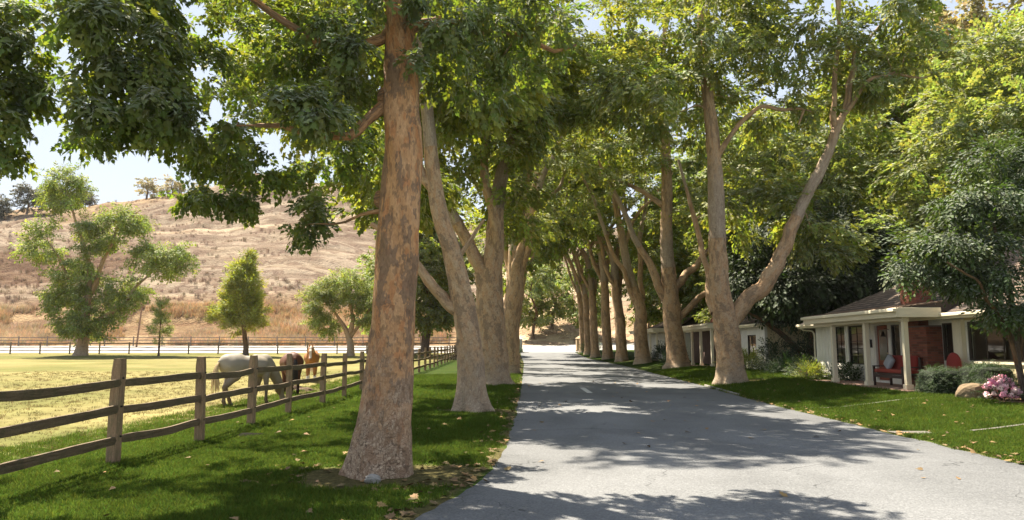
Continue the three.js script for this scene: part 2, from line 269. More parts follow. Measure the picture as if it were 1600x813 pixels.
// ---------------------------------------------------------------- leaves and sprays of leaves
function fanGeo(list) {                                     // list of {center, rim: [...points], c: tone}
  const pos = [], col = [];
  for (const { m, rim, c } of list) for (let i = 0; i < rim.length - 1; i++) for (const p of [m, rim[i], rim[i + 1]]) { pos.push(p.x, p.y, p.z); col.push(...c); }
  const g = new THREE.BufferGeometry(); g.setAttribute('position', new THREE.Float32BufferAttribute(pos, 3)); g.setAttribute('color', new THREE.Float32BufferAttribute(col, 3)); g.computeVertexNormals(); return g;
}
const OUT = {
  plane: [[0, 0], [0.10, 0.02], [0.30, -0.06], [0.27, 0.10], [0.52, 0.30], [0.30, 0.36], [0.33, 0.58], [0.16, 0.56], [0, 1.0]],      // five-lobed, mirrored
  lobed: [[0, 0], [0.30, 0.0], [0.26, 0.28], [0.46, 0.42], [0.2, 0.56], [0, 1.0]],
  oval: [[0, 0], [0.26, 0.35], [0.2, 0.7], [0, 1.0]],
  blade: [[0, 0], [0.12, 0.4], [0, 1.0]],
  far: [[0, 0], [0.42, 0.45], [0, 1.0]],
};
function leafFan(kind, size, M4, c) {
  const half = OUT[kind], rim = [], fold = 0.16;
  for (const [x, y] of half) rim.push(new THREE.Vector3(x, fold * Math.abs(x) - 0.22 * y * y * 0.6, y));
  for (let i = half.length - 2; i >= 0; i--) { const [x, y] = half[i]; rim.push(new THREE.Vector3(-x, fold * Math.abs(x) - 0.22 * y * y * 0.6, y)); }
  const m = new THREE.Vector3(0, -0.02, 0.42);
  for (const p of [...rim, m]) p.multiplyScalar(size).applyMatrix4(M4);
  return { m, rim, c };
}
function spray(kind, n, len, size, droop = 0.25, spread = 0.9, flat = 0.55) {    // leaves set alternately along a twig that runs along +z
  const list = [], E = new THREE.Euler(), Q = new THREE.Quaternion(), m4 = new THREE.Matrix4(), leaves = [];
  for (let i = 0; i < n; i++) {
    const t = (i + 0.5) / n, side = i % 2 ? 1 : -1, z = t * len, x = side * rr(0.02, 0.16) * spread * len, y = -droop * t * t * len + rr(-0.09, 0.09) * len * flat * 2;
    E.set(rr(-0.2, 0.75) * flat * 1.4, side * rr(0.2, 1.5) * (1 - t * 0.6), rr(-0.8, 0.8) * flat, 'YXZ');
    const s = size * rr(0.7, 1.2), k = rr(0.7, 1.3), y2 = rr(0.85, 1.25), c = [k * y2, k, k * rr(0.7, 1.2)];
    m4.compose(new THREE.Vector3(x, y, z), Q.setFromEuler(E), new THREE.Vector3(1, 1, 1));
    list.push(leafFan(kind, s, m4, c)); leaves.push({ m: m4.clone(), s, c });
  }
  const g = fanGeo(list); g.userData.leaves = leaves; return g;
}
const SP = {
  near: [0, 1, 2].map(() => spray('plane', 14, 0.28, 0.076)),
  mid: [0, 1, 2].map(() => spray('lobed', 15, 0.62, 0.175)),
  far: [0, 1].map(() => spray('far', 20, 1.1, 0.33, 0.25, 1.1, 0.8)),
  fine: [0, 1].map(() => spray('oval', 22, 0.6, 0.095, 0.35)),
  oak: [0, 1].map(() => spray('oval', 30, 0.95, 0.20, 0.1, 1.3, 1)),
  weep: [0, 1].map(() => spray('blade', 26, 0.9, 0.16, 0.9, 0.5)),
  needle: [0, 1].map(() => spray('blade', 26, 0.55, 0.2, -0.1, 0.9, 1)),
};
const LEAF = {
  near: leafMat([0.14, 0.185, 0.016], 0.58), row: leafMat([0.205, 0.25, 0.026], 0.58), light: leafMat([0.205, 0.255, 0.04], 0.58), dark: leafMat([0.03, 0.05, 0.01], 0.3), maple: leafMat([0.06, 0.10, 0.011], 0.5),
  oak: leafMat([0.22, 0.285, 0.035], 0.52), cypress: leafMat([0.30, 0.33, 0.025], 0.5), tan: leafMat([0.32, 0.28, 0.11], 0.5), grey: leafMat([0.11, 0.11, 0.06], 0.3), hedge: leafMat([0.035, 0.075, 0.010], 0.35), young: leafMat([0.225, 0.28, 0.045], 0.55),
};
const _q = new THREE.Quaternion(), _m = new THREE.Matrix4(), _x = new THREE.Vector3(), _y = new THREE.Vector3(), _z = new THREE.Vector3(), _s = new THREE.Vector3(1, 1, 1);
function sprayMatrix(p, dir, up, scale) {                   // twig along dir, leaves facing up
  _z.copy(dir).normalize(); _x.crossVectors(up, _z); if (_x.lengthSq() < 1e-4) _x.set(1, 0, 0); _x.normalize(); _y.crossVectors(_z, _x);
  return new THREE.Matrix4().makeBasis(_x, _y, _z).scale(_s.setScalar(scale)).setPosition(p);
}
function scatter(name, parent, geos, m, list, tone = 0.25) { // list of {M, c}: instanced copies shared over the variants
  geos.forEach((g, v) => {
    const mine = list.filter((_, i) => i % geos.length === v); if (!mine.length) return;
    const o = new THREE.InstancedMesh(g, m, mine.length), c = new THREE.Color();
    mine.forEach((e, i) => { o.setMatrixAt(i, e.M); const k = e.k ?? rr(1 - tone, 1 + tone), w = rr(0.88, 1.16); o.setColorAt(i, c.setRGB(k * w, k, k * rr(0.75, 1.1))); });
    o.name = name; o.userData.kind = 'stuff'; shade(o); parent.add(o);
  });
}
// a tree: explicit limbs, then boughs that grow from the nearest wood to points of the crown, then sprays round their ends
function tree(o) {
  const base = o.base, inv = (p) => p.clone().sub(base);
  const root = thing(o.name ?? 'sycamore_tree', o.label, 'tree', base, 0, o.group);
  const nodes = [], bark = o.bark ?? M.barkGrey;
  o.limbs.forEach((L, li) => {
    let pts = L.pts.map(([p, r]) => [inv(p), r]); const trunk = li === 0;
    if (!trunk) { const q = []; pts.forEach(([p, r], i) => { q.push([p, r]); if (i < pts.length - 1) { const [p2, r2] = pts[i + 1], d = p.distanceTo(p2) * 0.07; q.push([p.clone().lerp(p2, 0.5).add(new THREE.Vector3(rr(-d, d), rr(-d, d), rr(-d, d))), (r + r2) / 2 * rr(0.93, 1.1)]); } }); pts = q; }
    const r0 = pts[0][1], sd = rr(0, 99);
    const lobes = Math.round(rr(4, 6)), ph = rr(0, 6), fl = L.flare ?? o.flare ?? 0.8;
    const sides = L.sides ?? (trunk ? (o.sides ?? 18) : 12), K = Math.max(1, Math.round(2 * Math.PI * r0 / 1.2));
    const shape = trunk ? (th, p, t) => {
      const h = Math.max(0, p.y), f = fl * Math.exp(-h / (o.flareH ?? 0.28));
      return 1 + f * (0.55 + 0.45 * Math.cos(lobes * th + ph) + 0.25 * Math.cos((lobes + 3) * th - ph)) + 0.10 * (vn(Math.cos(th) * 1.6 + sd, p.y * 1.3 + Math.sin(th) * 1.6, 3) - 0.5) * 2 + 0.05 * (vn(Math.cos(th) * 4 + sd, p.y * 4 + Math.sin(th) * 4, 4) - 0.5) * 2;
    } : (th, p) => 1 + 0.17 * (vn(Math.cos(th) * 1.5 + sd, (p.y + p.x) * 2.2 + Math.sin(th) * 1.5, 5) - 0.5) * 2 + 0.08 * (vn(Math.cos(th) * 3 + sd, (p.y + p.x) * 7 + Math.sin(th) * 3, 6) - 0.5) * 2;
    part(trunk ? 'trunk' : 'limb', tube(pts, sides, trunk ? (o.step ?? 0.12) : 0.2, { around: K, v0: trunk ? 0.005 : 0.38 + rr(0, 0.2), vs: trunk ? 0.1 * (o.vk ?? 1) : 0.075, shape }), bark, root);
    const c = new THREE.CatmullRomCurve3(pts.map((p) => p[0]), false, 'centripetal'), len = c.getLength(), n = Math.ceil(len / 0.3);
    for (let i = 0; i <= n; i++) { const t = i / n; if (trunk && t < (o.bare ?? 0.4)) continue; const k = t * (pts.length - 1), a = Math.min(pts.length - 2, Math.floor(k)); nodes.push({ p: c.getPoint(t), r: lerp(pts[a][1], pts[a + 1][1], k - a), d: c.getTangent(t) }); }
  });
  if (o.knobs) for (const [p, r, q] of o.knobs) { const g = lump(r * 0.8, r, r * 0.8, 2, 0.25, 1.2, 3); g.translate(p.x - base.x, p.y - base.y, p.z - base.z); part('burl', g, bark, root); }
  const targets = [];
  for (const R of o.crown) for (let i = 0, tries = 0; i < R.n && tries < R.n * 12; tries++) {
    const v = new THREE.Vector3(rr(-1, 1), rr(-1, 1), rr(-1, 1)), l = v.length(); if (l > 1 || l < rr(0, 0.75)) continue;
    const p = v.clone().multiply(R.r).add(R.c).sub(base);
    if (o.keep && !o.keep(p.clone().add(base))) continue;
    const gap = R.gap ?? 0.9; if (targets.some((t) => t.p.distanceToSquared(p) < gap * gap)) { if (rnd() < 0.85) continue; }
    targets.push({ p, R, d: 0 }); i++;
  }
  for (const t of targets) { let b = 1e9; for (const n of nodes) b = Math.min(b, n.p.distanceTo(t.p)); t.d = b; }
  targets.sort((a, b) => a.d - b.d);
  const boughs = [], list = [], droop = o.droop ?? 0.15;
  for (const t of targets) {
    let best = null, bd = 1e9;
    for (const n of nodes) { const v = _x.copy(t.p).sub(n.p), l = v.length(); const c = l * (1.25 - 0.35 * v.dot(n.d) / (l + 1e-6)) + (n.p.y > t.p.y + 0.5 ? (n.p.y - t.p.y) * 0.5 : 0) - Math.min(n.r, 0.1) * 2; if (c < bd) { bd = c; best = n; } }
    const v = t.p.clone().sub(best.p), len = Math.max(0.25, v.length()), r0 = Math.min(best.r * 0.62, 0.012 + 0.017 * len * (o.bough ?? 1)), r1 = Math.max(0.004, r0 * 0.22);
    const c1 = best.p.clone().addScaledVector(best.d, len * 0.3).addScaledVector(v, 0.18), c2 = best.p.clone().addScaledVector(v, 0.68).add(new THREE.Vector3(rr(-0.1, 0.1) * len, rr(0, 0.14) * len, rr(-0.1, 0.1) * len));
    const curve = new THREE.CatmullRomCurve3([best.p.clone(), c1, c2, t.p]), seg = Math.max(2, Math.ceil(len / 0.5));
    if (len > 0.3 && r0 > (o.twigMin ?? 0.006)) boughs.push(tube([[best.p.clone(), r0], [c1, r0 * 0.8], [c2, r0 * 0.5], [t.p, r1]], 5, Math.max(0.25, len / 8), { v0: 0.45, vs: 0.04 }));
    for (let i = 1; i <= seg; i++) nodes.push({ p: curve.getPoint(i / seg), r: lerp(r0, r1, i / seg), d: curve.getTangent(i / seg) });
    const end = curve.getTangent(1), R = t.R, cr = R.clump ?? 0.8, ns = Math.round((R.sprays ?? 30) * rr(0.6, 1.35)), ck = rr(0.82, 1.2);
    for (let i = 0; i < ns; i++) {
      let p;
      if (i < ns * 0.3 && len > 0.8) { p = curve.getPoint(rr(Math.max(0.45, 1 - 2.2 / len), 1)); p.x += rr(-0.3, 0.3) * cr; p.y += rr(-0.25, 0.2) * cr; p.z += rr(-0.3, 0.3) * cr; }
      else { let u; do u = new THREE.Vector3(rr(-1, 1), rr(-1, 1), rr(-1, 1)); while (u.length() > 1); p = t.p.clone().addScaledVector(end, cr * 0.2); p.x += u.x * cr; p.y += u.y * cr * 0.62; p.z += u.z * cr; }
      const dir = p.clone().sub(t.p).multiplyScalar(1.2).addScaledVector(end, 0.7 * cr); dir.x += rr(-0.4, 0.4); dir.z += rr(-0.4, 0.4); dir.y += rr(-0.35, 0.25) - droop;
      const up = new THREE.Vector3(rr(-0.55, 0.55), 1, rr(-0.55, 0.55));
      list.push({ M: sprayMatrix(p, dir, up, rr(0.65, 1.35) * (o.size ?? 1)), k: ck * rr(0.75, 1.25) });
    }
  }
  if (boughs.length) part('boughs', boughs, bark, root, true);
  if (o.pickLeaves) pickLeaves(root, list, o);
  scatter('crown', root, o.geos ?? SP.mid, o.leaf ?? LEAF.row, list);
  return root;
}
const PLANE_LEAF = (() => { const g = fanGeo([leafFan('plane', 1, new THREE.Matrix4(), [1, 1, 1])]); return g; })();
function pickLeaves(root, list, o) {                        // the 300 leaves that show largest become leaves of their own
  const c = new THREE.Vector3(), scored = [];
  list.forEach((e, i) => { c.setFromMatrixPosition(e.M).add(o.base); const Z = -c.z; if (Z < 2) return; const y = c.y - EYE, d = Z * CP + y * SI, u = c.x / d * F + 800, v = 406.5 - (y * CP - Z * SI) / d * F; if (u > 5 && u < 1595 && v > 5 && v < 420) scored.push([d, i]); });
  scored.sort((a, b) => a[0] - b[0]);
  const gone = new Set(scored.slice(0, 21).map((s) => s[1])), mats = [0.8, 0.95, 1.1, 1.3].map((k) => { const m = o.leaf.clone(); m.vertexColors = false; m.color.multiplyScalar(k); return m; });
  for (const i of gone) for (const L of o.geos[i % o.geos.length].userData.leaves) {
    const leaf = shade(new THREE.Mesh(PLANE_LEAF, mats[Math.floor(rnd() * 4)])); leaf.name = 'leaf';
    new THREE.Matrix4().multiplyMatrices(list[i].M, L.m).scale(_s.setScalar(L.s)).decompose(leaf.position, leaf.quaternion, leaf.scale); root.add(leaf);
  }
  let n = 0; const keep = list.filter((_, i) => !gone.has(i)); list.length = 0; list.push(...keep);
}
const reg = (c, rx, ry, rz, n, clump = 0.8, sprays = 30, gap) => ({ c, r: new THREE.Vector3(rx, ry, rz), n, clump, sprays, gap });
const limb = (Z, pts, more = {}) => ({ pts: pts.map(([x, y, r, dz = 0]) => [at(x, y, Z + dz), r]), ...more });
// ---------------------------------------------------------------- the avenue's sycamores
{ // the big one in the left foreground
  const Z = 9.35, b = gp(-1.70, Z, -0.02);
  const T1 = { base: b, label: 'nearest big sycamore with orange tan flaking trunk, on the left lawn', group: 'sycamores lining the road', sides: 40, step: 0.06, flare: 0.28, flareH: 0.26, bark: M.bark, bare: 0.62,
    limbs: [
      { pts: [[gp(-1.73, Z, -0.35), 0.385], [gp(-1.70, Z, 0.1), 0.36], [at(600, 660, Z), 0.33], [at(610, 560, Z), 0.295], [at(618, 460, Z), 0.275], [at(625, 340, Z), 0.268], [at(629, 210, Z), 0.25], [at(628, 110, Z), 0.225], [at(622, 20, Z), 0.19], [at(612, -120, Z), 0.16], [at(600, -300, Z), 0.1]] },
      limb(Z, [[612, 158, 0.101], [592, 172, 0.082], [566, 196, 0.07, -0.1], [546, 213, 0.058, -0.2], [510, 214, 0.047, -0.3], [462, 203, 0.039, -0.5], [400, 196, 0.027, -0.7]], { sides: 14 }),
      limb(Z, [[618, 44, 0.094], [600, 60, 0.078], [560, 72, 0.058, -0.2], [505, 68, 0.047, -0.4], [430, 25, 0.039, -0.7], [380, -10, 0.035, -0.9], [280, -30, 0.031, -1], [150, 10, 0.023, -1.1], [60, 60, 0.014, -1.1]], { sides: 14 }),
      limb(Z, [[632, 55, 0.086], [660, 36, 0.066], [690, 29, 0.055, 0.1], [745, 34, 0.051, 0.2], [795, 52, 0.043, 0.3], [832, 66, 0.039, 0.4], [866, 80, 0.027, 0.6], [900, 70, 0.016, 0.8]], { sides: 14 }),
      limb(Z, [[600, 330, 0.039], [575, 333, 0.023], [545, 345, 0.017, 0.2], [500, 350, 0.009, 0.6]], { sides: 10 }),
      limb(Z, [[615, -60, 0.094], [500, -220, 0.07, -0.5], [330, -330, 0.047, -1]], { sides: 10 }),
      limb(Z, [[612, -140, 0.078], [680, -260, 0.062, 1], [720, -420, 0.039, 2]], { sides: 10 }),
    ],
    knobs: [[at(596, 312, Z), 0.13], [at(602, 152, Z), 0.14]],
    crown: [
      reg(at(0, 90, 8), 0.25, 0.95, 0.6, 22, 0.16, 22, 0.24), reg(at(-5, 215, 8.1), 0.2, 0.18, 0.4, 4, 0.11, 12, 0.2), reg(at(45, 130, 8.2), 0.1, 0.12, 0.2, 2, 0.1, 9, 0.15),
      reg(at(205, 50, 8.3), 0.5, 0.7, 1.0, 30, 0.18, 22, 0.28), reg(at(220, 150, 8.4), 0.55, 0.42, 0.9, 18, 0.16, 20, 0.26), reg(at(145, 205, 8.2), 0.12, 0.14, 0.3, 3, 0.1, 10, 0.15), reg(at(490, 170, 8.6), 0.5, 0.2, 0.4, 8, 0.14, 17, 0.24), reg(at(530, 50, 8.7), 0.35, 0.25, 0.35, 6, 0.13, 16, 0.26),
      reg(at(330, 215, 9.4), 0.7, 0.22, 0.8, 9, 0.16, 19, 0.28), reg(at(390, 110, 10.4), 0.9, 0.6, 1.2, 14, 0.26, 20, 0.45), reg(at(520, 100, 9.8), 0.8, 0.6, 1.0, 13, 0.26, 22, 0.42),
      reg(at(400, 258, 11), 0.9, 0.26, 0.8, 10, 0.18, 19, 0.3), reg(at(482, 330, 10.6), 0.17, 0.38, 0.3, 7, 0.12, 13, 0.18), reg(at(550, 225, 11.6), 0.7, 0.4, 0.9, 9, 0.22, 20, 0.36), reg(at(320, 305, 10.8), 0.25, 0.2, 0.4, 5, 0.13, 13, 0.2), reg(at(370, 310, 10.9), 0.4, 0.06, 0.3, 4, 0.12, 12, 0.2),
      reg(at(540, 0, 9.4), 0.9, 0.5, 1.0, 10, 0.26, 20, 0.45), reg(at(390, -30, 9), 1.4, 0.45, 1.2, 17, 0.25, 20, 0.45), reg(at(668, -5, 8.9), 0.28, 0.16, 0.25, 4, 0.12, 14, 0.22),
      reg(at(735, 70, 9.6), 0.8, 0.45, 0.9, 15, 0.2, 17, 0.34), reg(at(835, 50, 9.8), 0.5, 0.45, 0.8, 11, 0.2, 17, 0.3), reg(at(720, -40, 9.6), 0.8, 0.4, 0.8, 7, 0.28, 17, 0.4), reg(at(645, 92, 8.95), 0.14, 0.12, 0.12, 3, 0.08, 5, 0.1),
      reg(V(-7.5, 9.4, 13), 3.2, 1.2, 4, 26, 0.42, 30, 1.2), reg(at(380, -330, 8.6), 2.4, 1.7, 2.4, 15, 0.45, 17, 0.9),  // first clump hangs out of view, added to shade the left lawn
    ], geos: SP.near, leaf: LEAF.near, pickLeaves: true, twigMin: 0.004, bough: 0.8 };
  tree(T1);
}
const rowGroup = 'sycamores lining the road';
tree({ base: gp(-1.03, 18.6), label: 'second sycamore on the left, slender grey trunk leaning left with a side limb', group: rowGroup, sides: 28, step: 0.1, flare: 0.6, flareH: 0.25, vk: 1.0, bare: 0.45,
  limbs: [
    { pts: [[gp(-1.03, 18.6, -0.3), 0.38], [gp(-1.05, 18.6, 0.2), 0.36], [at(734, 540, 18.6), 0.33], [at(723, 470, 18.6), 0.285], [at(707, 400, 18.6), 0.25], [at(688, 335, 18.6), 0.215], [at(678, 280, 18.6), 0.2], [at(668, 180, 18.6), 0.17], [at(655, 60, 18.6), 0.14], [at(640, -120, 18.6), 0.08]] },
    limb(18.6, [[722, 492, 0.2], [702, 478, 0.17], [682, 455, 0.15], [660, 425, 0.13], [625, 390, 0.1], [580, 350, 0.07]]),
    limb(18.6, [[712, 410, 0.09], [728, 385, 0.06], [742, 365, 0.05], [757, 343, 0.03]]),
    limb(18.6, [[684, 305, 0.14], [660, 275, 0.12], [640, 180, 0.1, 1], [600, 60, 0.07, 2]]),
  ],
  crown: [reg(at(610, 290, 23), 1.5, 0.8, 2.0, 14, 0.65, 23), reg(at(560, 90, 19.6), 3.4, 2.4, 3, 42, 0.75, 24, 1.05), reg(at(690, -60, 20), 3.0, 2.2, 3, 34, 0.75, 24, 1.05), reg(at(790, 80, 24), 1.4, 1.5, 2.0, 16, 0.6, 23, 0.8), reg(at(740, 110, 19.5), 1.4, 1.6, 2.2, 14, 0.65, 23, 0.85), reg(V(-1, 12, 29), 3.5, 2.5, 3, 26, 0.8, 22, 1.1), reg(at(560, -230, 20.5), 3.6, 1.8, 3, 18, 0.8, 22, 1.15)] });
tree({ base: gp(-0.75, 31), label: 'third sycamore on the left, stout trunk with a reddish scar, forking at head height', group: rowGroup, sides: 24, step: 0.16, flare: 0.5, flareH: 0.3, bare: 0.45,
  limbs: [
    { pts: [[gp(-0.72, 31, -0.3), 0.66], [gp(-0.75, 31, 0.3), 0.62], [at(768, 520, 31), 0.62], [at(765, 455, 31), 0.56], [at(772, 390, 31), 0.4], [at(775, 330, 31), 0.33], [at(790, 250, 31), 0.27], [at(815, 180, 31), 0.2], [at(850, 90, 31), 0.13], [at(870, 10, 31), 0.07]] },
    limb(31, [[762, 465, 0.36], [752, 420, 0.33], [735, 385, 0.3], [715, 350, 0.27], [698, 318, 0.24], [680, 250, 0.2], [660, 150, 0.14], [640, 40, 0.08]]),
    limb(31, [[775, 410, 0.25], [768, 320, 0.2, -0.6], [757, 240, 0.18, -0.8], [748, 175, 0.15, -0.9], [733, 110, 0.1, -1]]),
  ],
  crown: [reg(at(740, 220, 31), 3.5, 3.6, 4, 39, 0.86, 26, 1.2), reg(at(690, 20, 31), 5, 3.6, 4, 42, 0.9, 26, 1.3), reg(at(850, 50, 31), 3.6, 3, 4, 29, 0.86, 26, 1.2), reg(V(-2, 13.5, 29), 4, 2.5, 3, 24, 0.85, 23, 1.15), reg(at(900, 120, 33), 2.4, 2.4, 3, 22, 0.85, 26, 1.1), reg(at(800, 330, 33), 1.6, 1.0, 2, 8, 0.7, 22, 1), reg(at(630, 260, 32), 2.2, 2, 3, 15, 0.82, 24, 1.1)] });
function rowTree(x, Z, h, r, lean, label, fork) {            // further along: a tall trunk, steep limbs, a high crown that leans over the road
  const b = gp(x, Z), p = (dx, y, dz = 0) => V(b.x + dx, b.y + y, Z + dz), j = (k = 0.25) => rr(-k, k);
  const limbs = [{ pts: [[p(0, -0.3), r * 1.08], [p(j(0.05), 0.5), r], [p(lean * 0.04, fork * 0.6), r * 0.9], [p(lean * 0.12 + j(), fork), r * 0.8], [p(lean * 0.3 + j(), fork * 1.6, j(0.5)), r * 0.6], [p(lean * 0.62 + j(), h * 0.48, j(0.8)), r * 0.5], [p(lean * 0.95, h * 0.64, j(0.8)), r * 0.38], [p(lean * 1.2, h * 0.8), r * 0.22], [p(lean * 1.3, h * 0.93), r * 0.1]] }];
  limbs.push({ pts: [[p(lean * 0.1, fork * 0.9), r * 0.5], [p(-lean * 0.06 + j(), fork * 1.3, 0.5), r * 0.42], [p(-lean * 0.12 + j(), fork * 1.9, 0.8), r * 0.36], [p(-lean * 0.1 + j(0.6), h * 0.56, 1), r * 0.27], [p(-lean * 0.3, h * 0.78, 1), r * 0.13]] });
  limbs.push({ pts: [[p(lean * 0.14, fork * 1.1), r * 0.42], [p(lean * 0.5 + j(), fork * 1.5, -0.5), r * 0.35], [p(lean * 0.9 + j(), fork * 2.0, -0.9), r * 0.3], [p(lean * 1.7, h * 0.58, -1), r * 0.2], [p(lean * 2.3, h * 0.74, -1), r * 0.09]] });
  limbs.push({ pts: [[p(lean * 0.5, h * 0.42), r * 0.3], [p(lean * 0.2, h * 0.5, 0.4), r * 0.25], [p(-lean * 0.5, h * 0.58, 0.6), r * 0.18], [p(-lean * 1.2, h * 0.66, 0.6), r * 0.08]] });
  const far = Z > 58;
  return tree({ base: b, label, group: rowGroup, sides: 16, step: 0.3, flare: 0.4, flareH: 0.4, limbs, bare: 0.42, geos: far ? SP.far : SP.mid, size: far ? 0.75 : 0.95,
    crown: [reg(p(lean * 0.9, h * 0.74), 4.4, h * 0.22, 4, 50, 0.85, far ? 17 : 20, 1.3), reg(p(lean * 1.5, h * 0.52), 3.2, h * 0.1, 3, 14, 0.7, 13, 1.1), reg(p(-lean * 0.5, h * 0.42), 2.4, h * 0.12, 2.4, 9, 0.65, 13, 1.1)] });
}
rowTree(-0.25, 42.5, 22, 0.62, 1.6, 'fourth sycamore on the left, mostly hidden by the stouter one before it', 5.0);
rowTree(0.0, 51, 22, 0.52, 2.0, 'fifth sycamore on the left, trunk tight beside the left road edge', 5.4);
rowTree(0.1, 61, 23, 0.5, 2.2, 'sycamore behind the fifth left trunk, far along the left road edge', 5.4);
rowTree(0.2, 73, 23, 0.5, 2.4, 'last sycamore of the left row, before the white gate pillar', 5.2);

// right row
tree({ base: gp(9.2, 30.4), label: 'big sycamore right of the road whose thick limb sweeps right in a Y', group: rowGroup, sides: 30, step: 0.12, flare: 0.5, flareH: 0.35, bare: 0.5,
  limbs: [
    { pts: [[gp(9.2, 30.4, -0.3), 0.56], [gp(9.2, 30.4, 0.3), 0.54], [at(1138, 545, 30.4), 0.52], [at(1134, 500, 30.4), 0.50], [at(1125, 455, 30.4), 0.42], [at(1122, 390, 30.4), 0.37], [at(1119, 310, 30.4), 0.34], [at(1115, 230, 30.4), 0.30], [at(1106, 150, 30.4), 0.24], [at(1096, 60, 30.4), 0.18], [at(1100, -60, 30.4), 0.1]] },
    limb(30.4, [[1140, 505, 0.38], [1160, 480, 0.36], [1190, 452, 0.33], [1214, 415, 0.30], [1230, 380, 0.28], [1246, 338, 0.25], [1270, 288, 0.23], [1296, 235, 0.21], [1310, 195, 0.19], [1325, 160, 0.15], [1334, 110, 0.12], [1336, 82, 0.1], [1318, 55, 0.08], [1312, 10, 0.06], [1318, -60, 0.04]]),
    limb(30.4, [[1306, 205, 0.14], [1304, 160, 0.11, -0.2], [1306, 100, 0.1, -0.3], [1311, 30, 0.08, -0.3], [1300, -60, 0.05, -0.3]]),
    limb(30.4, [[1316, 182, 0.12], [1340, 148, 0.1, -0.2], [1362, 123, 0.08, -0.4], [1395, 115, 0.06, -0.6], [1440, 122, 0.03, -0.8]]),
    limb(30.4, [[1118, 490, 0.2], [1108, 450, 0.16, 0.8], [1098, 400, 0.13, 1.4], [1082, 330, 0.1, 2], [1060, 250, 0.06, 2]]),
    limb(30.4, [[1118, 250, 0.15], [1135, 222, 0.11, -0.4], [1160, 190, 0.1, -0.7], [1190, 166, 0.085, -1], [1255, 171, 0.06, -1.3], [1248, 195, 0.03, -1.4]]),
    limb(30.4, [[1336, 84, 0.08], [1350, 70, 0.06], [1375, 40, 0.04]]),
  ],
  crown: [reg(at(1210, 110, 31), 4.6, 2.6, 3.6, 31, 0.78, 24, 1.1), reg(at(1080, 60, 30.4), 3.4, 2.8, 3.8, 37, 0.78, 24, 1.1), reg(at(1380, 60, 30), 2.6, 2.2, 3, 27, 0.7, 24, 1), reg(at(1180, 320, 32.5), 2.6, 1.5, 2, 17, 0.74, 24, 1), reg(at(1190, -60, 31), 5.4, 2.0, 3.8, 27, 0.85, 22, 1.2), reg(at(1000, 150, 29), 2.2, 1.6, 3, 19, 0.7, 24, 1), reg(at(1290, 380, 31.5), 1.4, 0.8, 1.2, 8, 0.7, 27, 0.8)] });
tree({ base: gp(10.4, 45.5), label: 'straight sycamore just beyond the big Y trunk, with many low side limbs', group: rowGroup, sides: 24, step: 0.16, flare: 0.5, flareH: 0.4, bare: 0.5,
  limbs: [
    { pts: [[gp(10.4, 45.5, -0.3), 0.62], [gp(10.4, 45.5, 0.4), 0.6], [at(1052, 510, 45.5), 0.58], [at(1046, 440, 45.5), 0.48], [at(1042, 380, 45.5), 0.4], [at(1042, 300, 45.5), 0.36], [at(1040, 225, 45.5), 0.3], [at(1036, 140, 45.5), 0.2], [at(1040, 20, 45.5), 0.1]] },
    limb(45.5, [[1052, 450, 0.26], [1072, 428, 0.22], [1095, 405, 0.19], [1125, 370, 0.15], [1160, 330, 0.09]]),
    limb(45.5, [[1058, 500, 0.24], [1080, 478, 0.2], [1108, 455, 0.17], [1150, 430, 0.12], [1185, 405, 0.07]]),
    limb(45.5, [[1046, 480, 0.3], [1030, 450, 0.26], [1016, 412, 0.24], [990, 370, 0.18], [960, 300, 0.12], [930, 240, 0.07]]),
    limb(45.5, [[1046, 330, 0.2], [1020, 310, 0.16], [985, 290, 0.12], [955, 280, 0.07]]),
  ],
  crown: [reg(at(1040, 170, 45.5), 4.6, 4, 4.4, 46, 0.98, 24, 1.3), reg(at(970, 250, 45), 2.6, 2, 3, 17, 0.82, 24, 1.1), reg(at(1110, 330, 46), 3, 1.8, 3, 19, 0.82, 22, 1.1), reg(at(1030, -20, 45.5), 5, 3.4, 5, 37, 1.07, 24, 1.5)] });
rowTree(9.9, 55, 22, 0.56, -2.2, 'third sycamore of the right row, trunk forking into a wide fan of limbs', 4.0);
rowTree(9.5, 62.5, 24, 0.5, -2.6, 'fourth sycamore of the right row, knobbly trunk leaning over the road', 5.6);
rowTree(9.25, 70, 26, 0.47, -3.0, 'fifth sycamore of the right row, counted away from the big Y trunk', 7.0);
rowTree(8.9, 77.5, 26, 0.46, -3.2, 'sixth sycamore of the right row, between two close darker trunks', 6.6);
rowTree(8.85, 84, 26, 0.42, -3.2, 'seventh sycamore of the right row, slim trunk near the road end', 6.4);
rowTree(8.7, 88.5, 25, 0.4, -3.0, 'last sycamore of the right row, dark trunk by the tan gate pillar', 6.4);

// ---------------------------------------------------------------- other trees
function simpleTree(o) {                                     // o: x, Z, h, r, stems, crown regions relative to the base
  const b = gp(o.x, o.Z), p = (dx, y, dz = 0) => V(b.x + dx, b.y + y, o.Z + dz);
  const limbs = (o.limbs ?? [[[0, -0.3, 1], [0.02, 0.2, 0.95], [0.05, 0.3, 0.8], [-0.02, 0.55, 0.55], [0.03, 0.8, 0.25]]]).map((L, i) => ({ pts: L.map(([dx, y, k, dz = 0]) => [p(dx * o.h, y < 0 ? y : y * o.h, dz * o.h), o.r * k]) }));
  return tree({ name: o.name, base: b, label: o.label, group: o.group, sides: 12, step: 0.4, flare: 0.4, limbs, bark: o.bark ?? M.barkDark, bare: o.bare ?? 0.3, geos: o.geos, leaf: o.leaf, size: o.size, droop: o.droop, bough: o.bough,
    crown: o.crown.map(([dx, y, dz, rx, ry, rz, n, cl, sp, gap]) => reg(p(dx, y, dz), rx, ry, rz, n, cl, sp, gap)), keep: o.keep });
}
